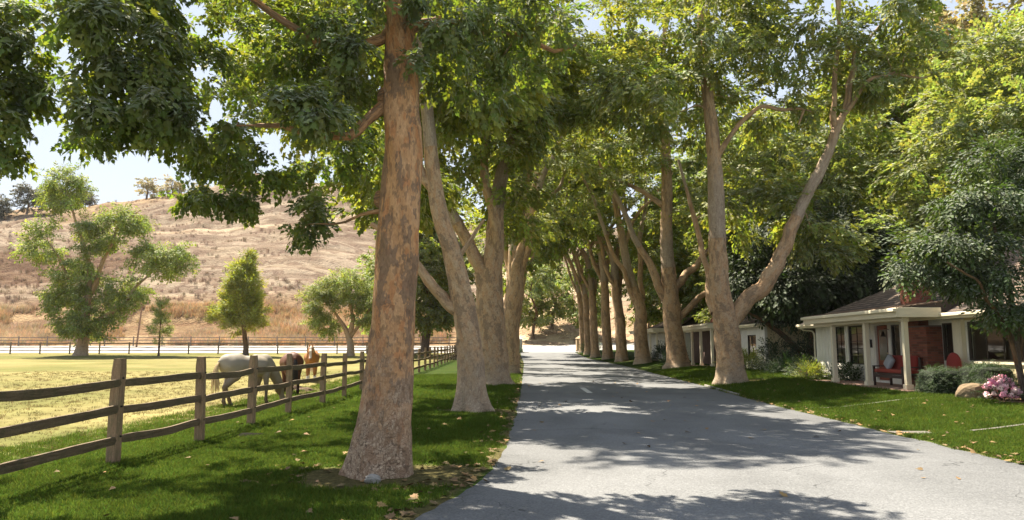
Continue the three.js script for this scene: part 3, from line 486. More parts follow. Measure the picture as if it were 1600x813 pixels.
// paddock and hill
simpleTree({ name: 'cottonwood_tree', x: -50, Z: 84, h: 22, r: 0.68, label: 'tall spreading tree with open green crown at the far left paddock fence', geos: SP.oak, leaf: LEAF.oak, size: 1.15, bark: M.barkGrey, bare: 0.25,
  limbs: [[[-0.01, -0.3, 1.1], [0, 0.08, 0.85], [0.005, 0.2, 0.7], [0.01, 0.34, 0.5], [0.0, 0.5, 0.35], [-0.08, 0.7, 0.22], [-0.16, 0.95, 0.08]], [[0.01, 0.3, 0.45], [0.06, 0.45, 0.35], [0.11, 0.58, 0.25], [0.16, 0.72, 0.15], [0.26, 0.78, 0.06]], [[0.0, 0.14, 0.45], [0.1, 0.2, 0.38], [0.22, 0.29, 0.3], [0.32, 0.42, 0.18], [0.42, 0.56, 0.07]], [[0, 0.22, 0.35], [-0.1, 0.4, 0.25], [-0.22, 0.6, 0.12]]],
  crown: [[-3.6, 19.5, 0, 2.4, 2.6, 2, 21, 0.66, 17, 0.8], [-5.6, 13.4, 0, 2, 2.4, 2, 13, 0.62, 17, 0.8], [0.5, 14, 0, 3.0, 2.4, 2.2, 20, 0.66, 17, 0.8], [4.5, 16, 0, 2.6, 1.3, 1.6, 12, 0.58, 17, 0.8], [-1, 9.4, 0, 2.8, 2.2, 2, 17, 0.66, 17, 0.8], [8.6, 11, 0, 3.2, 2.4, 2, 26, 0.7, 17, 0.8], [4.2, 7.2, 0, 2.4, 2, 2, 15, 0.66, 17, 0.8], [0.2, 4.4, 0, 3.0, 2.4, 2, 21, 0.66, 17, 0.8], [-2.2, 6.6, 0, 2.2, 2, 2, 12, 0.66, 17, 0.8]] });
simpleTree({ name: 'juniper_tree', x: -30.4, Z: 82, h: 11.5, r: 0.32, label: 'oval yellow-green conifer standing behind the white horse', geos: SP.needle, leaf: LEAF.cypress, size: 1.5, bark: M.barkDark, droop: -0.6,
  limbs: [[[0.02, -0.3, 1], [0.01, 0.12, 0.9], [-0.01, 0.25, 0.75], [-0.04, 0.6, 0.4], [-0.05, 0.95, 0.08]]], crown: [[-0.5, 3.8, 0, 2.2, 0.9, 2.0, 18, 0.6, 26, 0.6], [-0.55, 5.2, 0, 2.15, 0.9, 2.0, 20, 0.6, 26, 0.6], [-0.6, 6.6, 0, 1.85, 0.9, 1.8, 17, 0.55, 26, 0.55], [-0.55, 8.0, 0, 1.5, 0.9, 1.5, 14, 0.5, 26, 0.5], [-0.5, 9.3, 0, 1.1, 0.9, 1.1, 10, 0.45, 24, 0.45], [-0.5, 10.6, 0, 0.6, 0.9, 0.6, 6, 0.35, 20, 0.35], [-3.2, 4.4, 0, 0.7, 0.7, 0.6, 5, 0.35, 14, 0.4]] });
simpleTree({ name: 'pepper_tree', x: -18.6, Z: 83, h: 10.5, r: 0.45, label: 'light green tree on a forked trunk, by the far fence left of the nearest trunk', geos: SP.oak, leaf: LEAF.young, size: 0.9, bark: M.barkGrey,
  limbs: [[[0, -0.3, 1.1], [0, 0.12, 0.9], [-0.03, 0.24, 0.75], [-0.1, 0.36, 0.5], [-0.2, 0.5, 0.25]], [[-0.02, 0.22, 0.7], [0.02, 0.4, 0.5], [-0.03, 0.65, 0.3], [-0.02, 0.9, 0.1]], [[0, 0.2, 0.5], [0.12, 0.36, 0.35], [0.22, 0.55, 0.15]]],
  crown: [[-3.4, 6.4, 0, 1.7, 2.4, 1.6, 18, 0.7, 18, 0.8], [-1, 8, 0, 1.7, 2.2, 1.6, 20, 0.7, 18, 0.8], [2, 5.6, 0, 2.0, 2.4, 1.6, 20, 0.75, 17, 0.8], [-3, 4, 0, 1.6, 1.2, 1.3, 8, 0.6, 16, 0.7]] });
simpleTree({ name: 'cypress_sapling', x: -40.6, Z: 83, h: 6.4, r: 0.12, label: 'small narrow dark green sapling right of the tall paddock tree', geos: SP.needle, leaf: LEAF.oak, size: 1.0, droop: -0.5,
  limbs: [[[0, -0.3, 1], [0, 0.2, 0.9], [0.0, 0.6, 0.5], [0, 0.97, 0.1]]], crown: [[0, 3.2, 0, 0.85, 1.5, 0.8, 16, 0.4, 14, 0.4], [0, 5, 0, 0.5, 1.4, 0.5, 9, 0.3, 12, 0.4]] });
simpleTree({ name: 'shade_tree', x: -10.2, Z: 84, h: 19, r: 0.5, label: 'dense deep green tree beyond the paddock, between the first two left trunks', geos: SP.far, leaf: LEAF.row, size: 0.9,
  crown: [[0, 10, 0, 5.8, 5.6, 5, 80, 1.3, 24, 1.4], [-1.5, 16, 0, 4.5, 4, 4, 40, 1.2, 22, 1.4], [0, 5.6, 0, 5.2, 2, 4, 30, 1, 20, 1.2]] });
for (const [x, Z, h, k, label] of [[-17, 98, 15, 'young', 'pale green tree by the lane behind the dense deep green one'], [3.2, 112, 13, 'young', 'green tree with a bare trunk beyond the road end, seen under the arch'], [6.4, 116, 12, 'young', 'small leafy tree on the bank beyond the road end'], [11.5, 110, 15, 'young', 'yellow-green tree behind the tan gate pillar'], [20, 106, 16, 'row', 'large green tree beyond the last right sycamore']])
  simpleTree({ name: 'bank_tree', x, Z, h, r: 0.24, label, geos: SP.far, leaf: LEAF[k], size: 0.85, crown: [[0, h * 0.6, 0, h * 0.3, h * 0.34, h * 0.26, 44, 0.8, 12, 1.0], [0, h * 0.26, 0, h * 0.26, h * 0.08, h * 0.2, 10, 0.7, 14, 1]] });
for (const [i, [x, Z, h, w]] of [[-181, 247, 9, 7], [-172, 250, 11, 8], [-162, 249, 11, 8], [-154, 252, 9, 6], [-132, 254, 9, 6], [-122, 252, 8, 7], [-112, 254, 7, 6]].entries())
  simpleTree({ name: 'ridge_oak', x, Z, h, r: 0.35, group: 'oaks on the ridge', label: ['dark oak on the ridge skyline at the left picture edge', 'broad dark oak on the ridge, second from the left edge', 'dark oak on the ridge, third from the left edge', 'dark oak on the ridge just left of the tall tree', 'thin pale oak on the ridge right of the tall tree', 'grey oak on the ridge above the steep bare slope', 'rightmost oak of the ridge showing under the leaves'][i], geos: SP.far, leaf: i < 4 ? LEAF.grey : LEAF.tan, size: 1.3, crown: [[0, h * 0.55, 0, w * 0.6, h * 0.42, w * 0.5, i < 4 ? 30 : 14, 1.3, 12, 1.2]] });
// behind and between the houses
simpleTree({ name: 'dark_evergreen', x: 15.2, Z: 37, h: 10, r: 0.3, label: 'dense dark evergreen with several thin stems between the two nearer houses', geos: SP.oak, leaf: LEAF.dark, size: 1.0, droop: 0.3,
  limbs: [[[0, -0.3, 1], [0.02, 0.15, 0.8], [0.04, 0.4, 0.6], [0, 0.85, 0.2]], [[0.01, 0.0, 0.7], [-0.06, 0.12, 0.5], [-0.2, 0.24, 0.35], [-0.3, 0.3, 0.15]], [[0.01, 0.02, 0.7], [0.08, 0.16, 0.5], [0.2, 0.3, 0.35], [0.3, 0.4, 0.15]], [[0.02, 0.02, 0.6], [0.1, 0.12, 0.4], [0.25, 0.2, 0.25], [0.35, 0.24, 0.1]]],
  crown: [[0.5, 4.4, 0, 4.4, 1.3, 2.4, 54, 0.8, 24, 0.75], [0.8, 6.6, 0.5, 4.0, 1.5, 2.4, 44, 0.9, 22, 0.9]] });
const bgTrees = [[42, 47, 25, 'light', 'far', 7, 'green tree in the extreme upper right corner beside the tan one'], [19, 43, 17, 'light', 'mid', 5.4, 'bright yellow-green tree above the roof of the nearest house'], [27, 50, 22, 'row', 'far', 7, 'tall green tree behind the nearest house roof'], [17.5, 60, 19, 'light', 'far', 6.5, 'light green tree behind the second house'], [24, 68, 24, 'light', 'far', 8, 'large green tree behind the far houses'], [19, 80, 20, 'row', 'far', 7, 'green tree behind the third house'], [33, 50, 27, 'tan', 'far', 6.6, 'tall tan-leaved tree at the upper right corner'], [23, 33, 13, 'light', 'mid', 4.8, 'sunlit green tree right behind the nearest house'], [29, 37, 17, 'young', 'mid', 5.6, 'pale green tree behind the house at the right edge'], [38, 60, 26, 'light', 'far', 8, 'broad pale tree far behind at the right edge'], [34, 80, 26, 'light', 'far', 9, 'far green tree in the gap above the second house'], [26, 36, 19, 'light', 'mid', 5.5, 'tall sunlit tree between the tan tree and the house roof'], [17, 47, 14, 'young', 'mid', 4.2, 'sunlit tree between the second house and the Y trunk limb']];
for (const [x, Z, h, k, g, w, label] of bgTrees) simpleTree({ name: 'broadleaf_tree', x, Z, h, r: 0.35, label, geos: SP[g], leaf: LEAF[k], size: g === 'far' ? 0.9 : 1.1, crown: [[0, h * 0.62, 0, w, h * 0.3, w * 0.85, g === 'mid' ? 84 : 74, 1.15, g === 'mid' ? 28 : 20, 1.3], [0, h * 0.33, 0, w * 0.9, h * 0.14, w * 0.75, 30, 1.1, 18, 1.2], [rr(-1, 1), h * 0.86, 0, w * 0.6, h * 0.14, w * 0.6, 20, 1.1, 18, 1.2]] });
// the layered tree at the right edge, in front of the house
{
  const Z = 17.8, b = gp(12.6, Z);
  const stem = (a) => limb(Z, a, { sides: 10 });
  tree({ name: 'japanese_maple', base: b, label: 'layered dark green maple with thin stems, in front of the house at right', bark: M.barkDark, bare: 0.4, sides: 12, flare: 0.3, geos: SP.fine, leaf: LEAF.maple, size: 1.05, droop: 0.1, bough: 0.7,
    limbs: [{ pts: [[gp(12.6, Z, -0.2), 0.08], [at(1590, 560, Z), 0.07], [at(1588, 500, Z), 0.06], [at(1575, 450, Z), 0.05], [at(1560, 380, Z), 0.035], [at(1540, 300, Z), 0.02]] }, stem([[1590, 570, 0.06], [1582, 540, 0.05], [1560, 490, 0.04, -0.3], [1530, 440, 0.03, -0.5], [1480, 410, 0.018, -0.7]]), stem([[1592, 580, 0.06], [1598, 520, 0.05], [1606, 450, 0.04], [1625, 360, 0.02]]), stem([[1580, 535, 0.04], [1545, 480, 0.03, 0.5], [1500, 445, 0.022, 0.9], [1430, 430, 0.012, 1.2]])],
    crown: [reg(at(1490, 425, 18.2), 0.6, 0.1, 0.6, 12, 0.18, 15, 0.26), reg(at(1420, 415, 18.4), 0.45, 0.05, 0.3, 6, 0.13, 11, 0.22), reg(at(1500, 375, 18), 1.1, 0.16, 0.9, 22, 0.22, 17, 0.32), reg(at(1545, 425, 17.6), 0.6, 0.12, 0.6, 9, 0.2, 15, 0.3), reg(at(1550, 310, 18), 1.1, 0.3, 1.0, 24, 0.26, 17, 0.36), reg(at(1600, 245, 18), 1.0, 0.4, 1.0, 20, 0.28, 17, 0.38), reg(at(1575, 478, 17.6), 0.55, 0.1, 0.4, 9, 0.16, 13, 0.26), reg(at(1670, 370, 17.6), 0.7, 0.8, 0.9, 18, 0.34, 18, 0.4)] });
}
// ---------------------------------------------------------------- fences
function hewn(w, h, d, sd) {                                // a rough post, standing on y = 0, with chamfered top
  const g = new THREE.BoxGeometry(w, h, d, 2, 10, 2), p = g.attributes.position;
  for (let i = 0; i < p.count; i++) {
    let x = p.getX(i), y = p.getY(i) + h / 2, z = p.getZ(i); const k = 1 + 0.10 * (vn(x * 20 + sd, y * 3 + z * 20, 3) - 0.5) + (y < 0.3 ? 0.1 * (0.3 - y) : 0), c = y > h - 0.001 ? 0.84 : 1, r = Math.abs(x) > w * 0.4 && Math.abs(z) > d * 0.4 ? 0.9 : 1;
    p.setXYZ(i, x * k * c * r + 0.012 * Math.sin(y * 2 + sd), y, z * k * c * r);
  }
  const u = g.attributes.uv; for (let i = 0; i < u.count; i++) u.setXY(i, u.getX(i) * 0.5 + sd * 0.13, p.getY(i) * 0.5 + sd * 0.37);
  g.computeVertexNormals(); return g;
}
function railGeo(a, b, sd, w = 0.06, h = 0.118) {           // a split rail between two points
  const n = 12, L = a.distanceTo(b), g = new THREE.BoxGeometry(w, h, L, 1, 2, n), p = g.attributes.position;
  for (let i = 0; i < p.count; i++) {
    const t = p.getZ(i) / L + 0.5, taper = 0.72 + 0.28 * ss(0, 0.12, t) * ss(1, 0.88, t), hh = 1 + 0.22 * (vn(t * 7 + sd, p.getY(i) * 9, 4) - 0.5), q = p.getY(i);
    p.setXYZ(i, p.getX(i) * taper * (Math.abs(q) > h * 0.4 ? 0.75 : 1.1) + 0.03 * (vn(t * 3 + sd, 1, 5) - 0.5), q * taper * hh + 0.05 * (vn(t * 2.6 + sd, 2, 6) - 0.5) - 0.012 * Math.sin(Math.PI * t), p.getZ(i));
  }
  const u = g.attributes.uv; for (let i = 0; i < u.count; i++) u.setXY(i, p.getY(i) * 1.2 + p.getX(i) + sd, p.getZ(i) * 0.4 + sd * 0.7);
  g.computeVertexNormals(); g.lookAt(b.clone().sub(a)); const m = a.clone().add(b).multiplyScalar(0.5); g.translate(m.x, m.y, m.z); return g;
}
{
  const Zs = [4.9, 7.75, 10.6, 13.0, 15.7, 18.5, 21.7, 24.5, 27.5]; for (let z = 30.4; z < 84; z += 2.9) Zs.push(z);
  const origin = gp(-5.65, 10.6), root = thing('split_rail_fence', 'weathered split rail fence with three dark rails between lawn and paddock', 'fence', origin);
  const xs = Zs.map((z) => (Math.abs(z - 10.6) < 0.1 ? -5.74 : Math.abs(z - 13) < 0.1 ? -5.56 : -5.63 - 0.004 * (z - 15)) + rr(-0.03, 0.03));
  const H = 1.48, bolt = new THREE.CylinderGeometry(0.014, 0.014, 0.02, 8).rotateZ(Math.PI / 2);
  const variants = [1, 2, 3, 4].map((s) => hewn(0.155, H + 0.4, 0.15, s));
  Zs.forEach((z, i) => {
    const g = gp(xs[i], z).sub(origin), post = part('post', variants[i % 4], M.post, root); post.position.set(g.x, g.y - 0.4, g.z); post.rotation.set(rr(-0.015, 0.015), rr(-0.2, 0.2) + (i % 2) * Math.PI, rr(-0.02, 0.02)); post.scale.y = rr(0.985, 1.015);
    if (z < 30) for (const y of [1.2, 0.8, 0.38]) { const b = part('bolt', bolt, M.iron, post); b.position.set((i % 2 ? -1 : 1) * 0.082, 0.4 + y, rr(-0.03, 0.03)); }
    if (i) [1.16, 0.77, 0.34].forEach((y, k) => { const a = gp(xs[i - 1], Zs[i - 1], y + rr(-0.02, 0.02)).sub(origin), b = gp(xs[i], z, y + rr(-0.02, 0.02)).sub(origin); a.z += 0.11; b.z -= 0.11; a.x += 0.02; b.x += 0.02; part('rail', railGeo(a, b, i * 3.1 + k * 1.7), M.rail, root); });
  });
}
{ // fence along the lane: thin grey posts, three boards
  const Z = 88, o = gp(-40, Z), m = mat([0.2, 0.16, 0.135], 0.9), pg = new THREE.BoxGeometry(0.13, 1.9, 0.13), make = (Zf, x0, x1, d, label) => {
    const root = thing('paddock_fence', label, 'fence', o); let last = null;
    for (let x = x0; x < x1; x += d) { const g = gp(x, Zf), p = part('post', pg, m, root); p.position.set(g.x - o.x, g.y - o.y + 0.45, g.z - o.z); if (last) for (const y of [1.25, 0.82, 0.4]) part('rail', railGeo(new THREE.Vector3(last.x - o.x, last.y - o.y + y, last.z - o.z), new THREE.Vector3(g.x - o.x, g.y - o.y + y, g.z - o.z), x, 0.05, 0.11), m, root); last = g; }
  };
  make(87.5, -86, -6, 3.6, 'long dark three rail fence along the near side of the pale lane');
  make(105.5, -110, -4, 4.2, 'second dark rail fence on the far side of the pale lane');
}

// ---------------------------------------------------------------- grass, litter, dry growth
function tuft(n, h, w, r, lean) {
  const pos = [], col = [];
  for (let i = 0; i < n; i++) {
    const a = rr(0, 6.283), d = r * Math.sqrt(rnd()), x = d * Math.cos(a), z = d * Math.sin(a), b = rr(0, 6.283), hh = h * rr(0.55, 1.2), lx = rr(-lean, lean) * hh, lz = rr(-lean, lean) * hh, wx = w * Math.cos(b), wz = w * Math.sin(b), k = rr(0.75, 1.25), y = rr(0.85, 1.35);
    const P = [[x - wx, 0, z - wz], [x + wx, 0, z + wz], [x + lx * 0.4 - wx * 0.7, hh * 0.6, z + lz * 0.4 - wz * 0.7], [x + lx * 0.4 + wx * 0.7, hh * 0.6, z + lz * 0.4 + wz * 0.7], [x + lx, hh, z + lz]];
    for (const q of [[0, 1, 2], [1, 3, 2], [2, 3, 4]]) for (const j of q) { pos.push(...P[j]); col.push(k * y, k, k); }
  }
  const g = new THREE.BufferGeometry(); g.setAttribute('position', new THREE.Float32BufferAttribute(pos, 3)); g.setAttribute('color', new THREE.Float32BufferAttribute(col, 3)); g.computeVertexNormals(); return g;
}
const grassMat = new THREE.MeshPhysicalMaterial({ color: lin(0.072, 0.118, 0.017), roughness: 1, transmission: 0.45, thickness: 0, side: THREE.DoubleSide, vertexColors: true, specularIntensity: 0.08 });
const strawMat = new THREE.MeshPhysicalMaterial({ color: lin(0.185, 0.165, 0.075), roughness: 1, transmission: 0.3, thickness: 0, side: THREE.DoubleSide, vertexColors: true, specularIntensity: 0.08 });
const _e = new THREE.Euler(), _p = new THREE.Vector3();
const put = (p, s, tilt = 0.15) => new THREE.Matrix4().compose(p, _q.setFromEuler(_e.set(rr(-tilt, tilt), rr(0, 6.283), rr(-tilt, tilt))), _s.set(s, s * rr(0.8, 1.2), s));
function field(name, geos, m, x0, x1, bands, ok, kOf, parent = scene) {
  const list = [];
  for (const [a, b, density, size] of bands) { const A = typeof x0 === 'function' ? -9.5 : x0, B = x1, n = (b - a) * (B - A) * density; for (let i = 0; i < n; i++) { const x = rr(A, B), Z = rr(a, b); if (Math.abs(x) > Z * 0.76 + 0.6) continue; const q = ok(x, Z); if (rnd() < q) list.push({ M: put(gp(x, Z, -0.004), size * rr(0.75, 1.25)), k: kOf(x, Z) * rr(0.8, 1.25) }); } }
  const o = new THREE.Group(); o.name = numbered(name); o.userData.kind = 'stuff'; parent.add(o); scatter('tufts', o, geos, m, list); return list.length;
}
const T_LAWN = [0, 1, 2].map(() => tuft(22, 0.05, 0.0035, 0.085, 0.7)), T_DRY = [0, 1].map(() => tuft(14, 0.05, 0.004, 0.09, 1.0)), T_TALL = [0, 1].map(() => tuft(26, 0.75, 0.02, 0.35, 0.5));
const lawnOK = (x, Z) => { if (x > edgeL(Z) - 0.03 && x < edgeR(Z) + 0.03) return 0; if (x < -8.5) return 0; if (x < padEdge(Z) - 0.6 && rnd() < 0.6) return 0; return (1 - bare(x, Z)) * (1 - 0.5 * dryness(x, Z)) * pathGap(x, Z); };
const PATHS = [[7.4, 13.4, 19.2, 19.42], [7.1, 8.0, 13.6, 14.1], [8.5, 13.0, 13.75, 13.92]];
function pathGap(x, Z) { for (const [a, b, c, d] of PATHS) if (x > a && x < b && Z > c - 0.03 && Z < d + 0.03) return 0; if (x > 11.5 && Z > 20.8 && Z < 29.2) return 0; if (x > 11.75 && Z > 16.2 && Z < 19.2) return 0; if (x > 12.4 && Z > 15 && Z < 21) return 0; return x > 13 ? 0 : 1; }
field('lawn_grass', T_LAWN, grassMat, -9, 0.6, [[5.6, 9, 520, 1], [9, 14, 380, 1.1], [14, 22, 170, 1.35], [22, 40, 60, 1.9]], lawnOK, (x, Z) => 0.75 + 0.5 * fbm(x * 0.8, Z * 0.8, 3, 6) + 0.25 * dryness(x, Z));
field('lawn_grass', T_LAWN, grassMat, 6.8, 13.2, [[9, 14, 330, 1.15], [14, 22, 170, 1.35], [22, 44, 60, 1.9]], lawnOK, (x, Z) => 0.75 + 0.5 * fbm(x * 0.8, Z * 0.8, 3, 6) + 0.25 * dryness(x, Z));
field('paddock_grass', T_DRY, strawMat, -30, -6.6, [[8, 16, 30, 0.9], [16, 30, 16, 1.2], [30, 46, 6, 1.6]], (x, Z) => 0.6, (x, Z) => 0.7 + 0.5 * fbm(x * 0.6, Z * 0.6, 3, 18));
{
  const list = [], straw = []; for (let i = 0; i < 15000; i++) { const x = rr(-105, -10), Z = 106.8 + 17 * Math.pow(rnd(), 0.9), n = fbm(x * 0.09, Z * 0.12, 3, 88); if (n < 0.36 + 0.2 * rnd()) continue; ((fbm(x * 0.12, Z * 0.3, 3, 91) > 0.5) ? list : straw).push({ M: put(gp(x, Z, -0.05), rr(0.7, 1.5) * (0.6 + n)), k: 0.55 + 0.8 * n }); }
  const o = new THREE.Group(); o.name = 'tall_dry_grass'; o.userData.kind = 'stuff'; scene.add(o);
  scatter('clumps', o, T_TALL, new THREE.MeshPhysicalMaterial({ color: lin(0.41, 0.315, 0.185), roughness: 1, transmission: 0.3, thickness: 0, side: THREE.DoubleSide, vertexColors: true, specularIntensity: 0.08 }), list);
  scatter('pale_clumps', o, T_TALL, new THREE.MeshPhysicalMaterial({ color: lin(0.40, 0.33, 0.225), roughness: 1, transmission: 0.3, thickness: 0, side: THREE.DoubleSide, vertexColors: true, specularIntensity: 0.08 }), straw);
  const h = []; for (let i = 0; i < 3500; i++) { const Z = 122 + 135 * Math.pow(rnd(), 1.3), x = rr(-0.8 * Z, 0.1 * Z), n = fbm(x * 0.05, Z * 0.1, 3, 87); if (n < 0.42) continue; h.push({ M: put(gp(x, Z, -0.05), rr(0.6, 1.3)), k: 0.7 + 0.5 * rnd() }); }
  const o2 = new THREE.Group(); o2.name = 'hill_grass'; o2.userData.kind = 'stuff'; scene.add(o2);
  scatter('clumps', o2, T_TALL, new THREE.MeshPhysicalMaterial({ color: lin(0.21, 0.165, 0.12), roughness: 1, transmission: 0.2, thickness: 0, side: THREE.DoubleSide, vertexColors: true, specularIntensity: 0.08 }), h);
}
{ // fallen leaves: on the lawns, against the road edge, a few on the asphalt
  const g = fanGeo([leafFan('plane', 0.11, new THREE.Matrix4().makeTranslation(0, 0.012, -0.05), [1, 1, 1])]), list = [];
  const add = (x, Z, dy = 0.02) => { list.push({ M: put(gp(x, Z, dy), rr(0.5, 1.2), 0.35), k: rr(0.5, 1.5) }); };
  for (let i = 0; i < 250; i++) { const Z = 5.8 + 30 * Math.pow(rnd(), 1.6); add(xl(Z) - Math.abs(rr(0, 0.4) + rr(-0.2, 0.2)), Z); }
  for (let i = 0; i < 220; i++) { const Z = 9 + 30 * Math.pow(rnd(), 1.5); add(xr(Z) + rr(-0.05, 0.3), Z); }
  for (let i = 0; i < 90; i++) { const Z = rr(6, 30), x = rr(-6.5, xl(Z)); add(x, Z, 0.045); }
  for (let i = 0; i < 130; i++) { const Z = rr(10, 30), x = rr(xr(Z), 12.8); add(x, Z, 0.045); }
  for (let i = 0; i < 60; i++) { const Z = rr(6.5, 34); add(rr(xl(Z), xr(Z)), Z, 0.008); }
  for (let i = 0; i < 90; i++) { const a = rr(0, 6.28), d = rr(0.45, 1.2); add(-1.75 + d * 1.5 * Math.cos(a), 9.3 + d * Math.sin(a), 0.012); }
  const o = new THREE.Group(); o.name = 'fallen_leaves'; o.userData.kind = 'stuff'; scene.add(o);
  scatter('leaves', o, [g], new THREE.MeshStandardMaterial({ color: lin(0.20, 0.125, 0.055), roughness: 0.9, side: THREE.DoubleSide, vertexColors: true }), list, 0.4);
}

// ---------------------------------------------------------------- small things on the ground
const crackMat = new THREE.MeshPhysicalMaterial({ color: lin(0.055, 0.053, 0.05), roughness: 1, specularIntensity: 0.1, side: THREE.DoubleSide });
const stoneMat = (c) => new THREE.MeshPhysicalMaterial({ specularIntensity: 0.15, map: rep(T.plain, 2), color: lin(...c), roughness: 0.9, bumpMap: rep(T.rough, 2), bumpScale: 0.02 });
{
  const s = solo('rock', lump(0.09, 0.06, 0.075, 3, 0.35, 1.5, 4).translate(0, 0.04, 0), stoneMat([0.5, 0.47, 0.43]), 'small pale grey rock at the foot of the nearest trunk', 'rock'); s.position.copy(gp(-1.66, 8.8));
  const d = solo('soil_mound', lump(0.5, 0.2, 0.34, 3, 0.4, 1.7, 9), stoneMat([0.08, 0.052, 0.035]), 'dark brown lump of soil on the paddock below the palomino horse', 'soil'); d.position.copy(gp(-8.6, 28.2));
  const d2 = solo('soil_mound', lump(0.42, 0.13, 0.3, 3, 0.4, 1.7, 12), stoneMat([0.14, 0.10, 0.065]), 'lighter brown clod right of the dark soil lump', 'soil'); d2.position.copy(gp(-8.0, 28.0));
  const d3 = solo('soil_mound', lump(0.3, 0.05, 0.16, 3, 0.4, 1.7, 15), stoneMat([0.012, 0.009, 0.007]), 'small patch of dug earth coloured near black for shade on the lawn by the third fence post', 'soil'); d3.position.copy(gp(-4.85, 13.6, 0.02));  // near-black colour stands in for the shade lying on this earth
  const b = solo('boulder', lump(0.5, 0.3, 0.36, 4, 0.3, 1.2, 21).translate(0, 0.12, 0), stoneMat([0.24, 0.18, 0.115]), 'rounded tan boulder on the lawn edge before the clipped hedge', 'boulder'); b.position.copy(gp(11.85, 18.6));
  const path = (x0, x1, za, zb) => { const z = []; for (let k = za; k <= zb + 1e-6; k += (zb - za) / 2) z.push(k); struct('front_path', strip((Z) => x0 + 0.06 * (vn(Z * 9, x0, 3) - 0.5), (Z) => x1 + 0.1 * (vn(Z * 9, x1, 4) - 0.5), 24, z).translate(0, 0.018, 0), M.path); };
  path(7.4, 13.3, 19.25, 19.36); path(7.15, 7.9, 13.6, 14.0); path(8.7, 12.9, 13.78, 13.9);
  { const z = []; for (let k = 16.2; k < 19.3; k += 0.3) z.push(k); struct('mulch_bed', strip((Z) => 11.75 + 0.25 * (fbm(Z * 1.5, 3, 3, 9) - 0.5), (Z) => 13.4, 8, z).translate(0, 0.03, 0), stoneMat([0.16, 0.10, 0.065])); }
  [[[0.35, 25.2], [2.5, 25.35], [4.6, 25.1], [7.4, 25.4]], [[0.2, 14.2], [1.6, 14.5], [2.6, 14.2]]].forEach((c, i) => {
    const cv = new THREE.CatmullRomCurve3(c.map(([x, z]) => new THREE.Vector3(x, 0, z))), n = 60, pos = [], idx = [];
    for (let k = 0; k <= n; k++) { const q = cv.getPoint(k / n), t = cv.getTangent(k / n), w = 0.004 + 0.008 * vn(k * 0.4, i, 5), jx = 0.12 * (fbm(k * 0.35, i * 7, 3, 6) - 0.5), jz = 0.12 * (fbm(k * 0.35, i * 7 + 3, 3, 8) - 0.5); for (const s of [-1, 1]) { const x = q.x + jx - s * t.z * w, z = q.z + jz + s * t.x * w; pos.push(x, gh(x, z) + 0.005, -z); } if (k < n) idx.push(2 * k, 2 * k + 1, 2 * k + 2, 2 * k + 1, 2 * k + 3, 2 * k + 2); }
    const g = new THREE.BufferGeometry(); g.setAttribute('position', new THREE.Float32BufferAttribute(pos, 3)); g.setIndex(idx); g.computeVertexNormals(); struct('road_crack', g, crackMat);
  });
  const mk = struct('road_marking', strip((Z) => 2.66, (Z) => 2.86, 1, [25.7, 26.3, 26.9, 27.5, 28.1, 28.7].map((z) => z)).translate(0, 0.006, 0), mat([0.5, 0.48, 0.43], 0.8)); mk.name = 'road_marking';
  const kerbs = []; for (let z = 25; z < 29.5; z += 0.9) { const k = bx(-0.05, 0.05, -0.05, 0.055, -0.44, 0.44, 0.015); k.rotateY(-Math.atan((xr(z + 0.5) - xr(z - 0.5)))); const q = gp(xr(z) + 0.08, z); k.translate(q.x, q.y, q.z); kerbs.push(k); }
  const kg = thing('road_kerb', 'low pale concrete kerb where the lawn meets the road below the Y shaped trunk', 'kerb', gp(xr(26), 26)); kerbs.forEach((k) => { k.translate(-kg.position.x, -kg.position.y, -kg.position.z); part('kerb_stone', k, M.concrete, kg); });
  // leaning pole on the bank behind the small sapling
  const pp = gp(-53.9, 103.5), pole = solo('pole', tube([[new THREE.Vector3(0, -0.4, 0), 0.14], [new THREE.Vector3(0.25, 3, 0), 0.12], [new THREE.Vector3(0.6, 7.3, 0), 0.09]], 8, 0.8, { cap: true }), mat([0.24, 0.14, 0.09], 0.9), 'thin brown leaning pole between the tall tree and the sapling', 'pole'); pole.position.copy(pp);
}
function gatePillar(x, Z, c, label) {
  const b = gp(x, Z, -0.1), r = thing('gate_pillar', label, 'pillar', b), m = new THREE.MeshStandardMaterial({ map: rep(T.plain, 1), color: lin(...c), roughness: 0.9 });
  part('shaft', new RoundedBoxGeometry(1.1, 1.7, 1.1, 1, 0.03).translate(0, 0.85, 0), m, r); part('cap', new THREE.CylinderGeometry(0.25, 0.9, 0.35, 4, 1).rotateY(Math.PI / 4).translate(0, 1.88, 0), m, r); part('plinth', new RoundedBoxGeometry(1.25, 0.3, 1.25, 1, 0.03).translate(0, 0.15, 0), m, r);
}
gatePillar(0.75, 90.8, [0.62, 0.6, 0.56], 'white gate pillar at the far left end of the road'); gatePillar(8.7, 91.6, [0.45, 0.33, 0.2], 'tan gate pillar with a pointed cap at the far right road end');

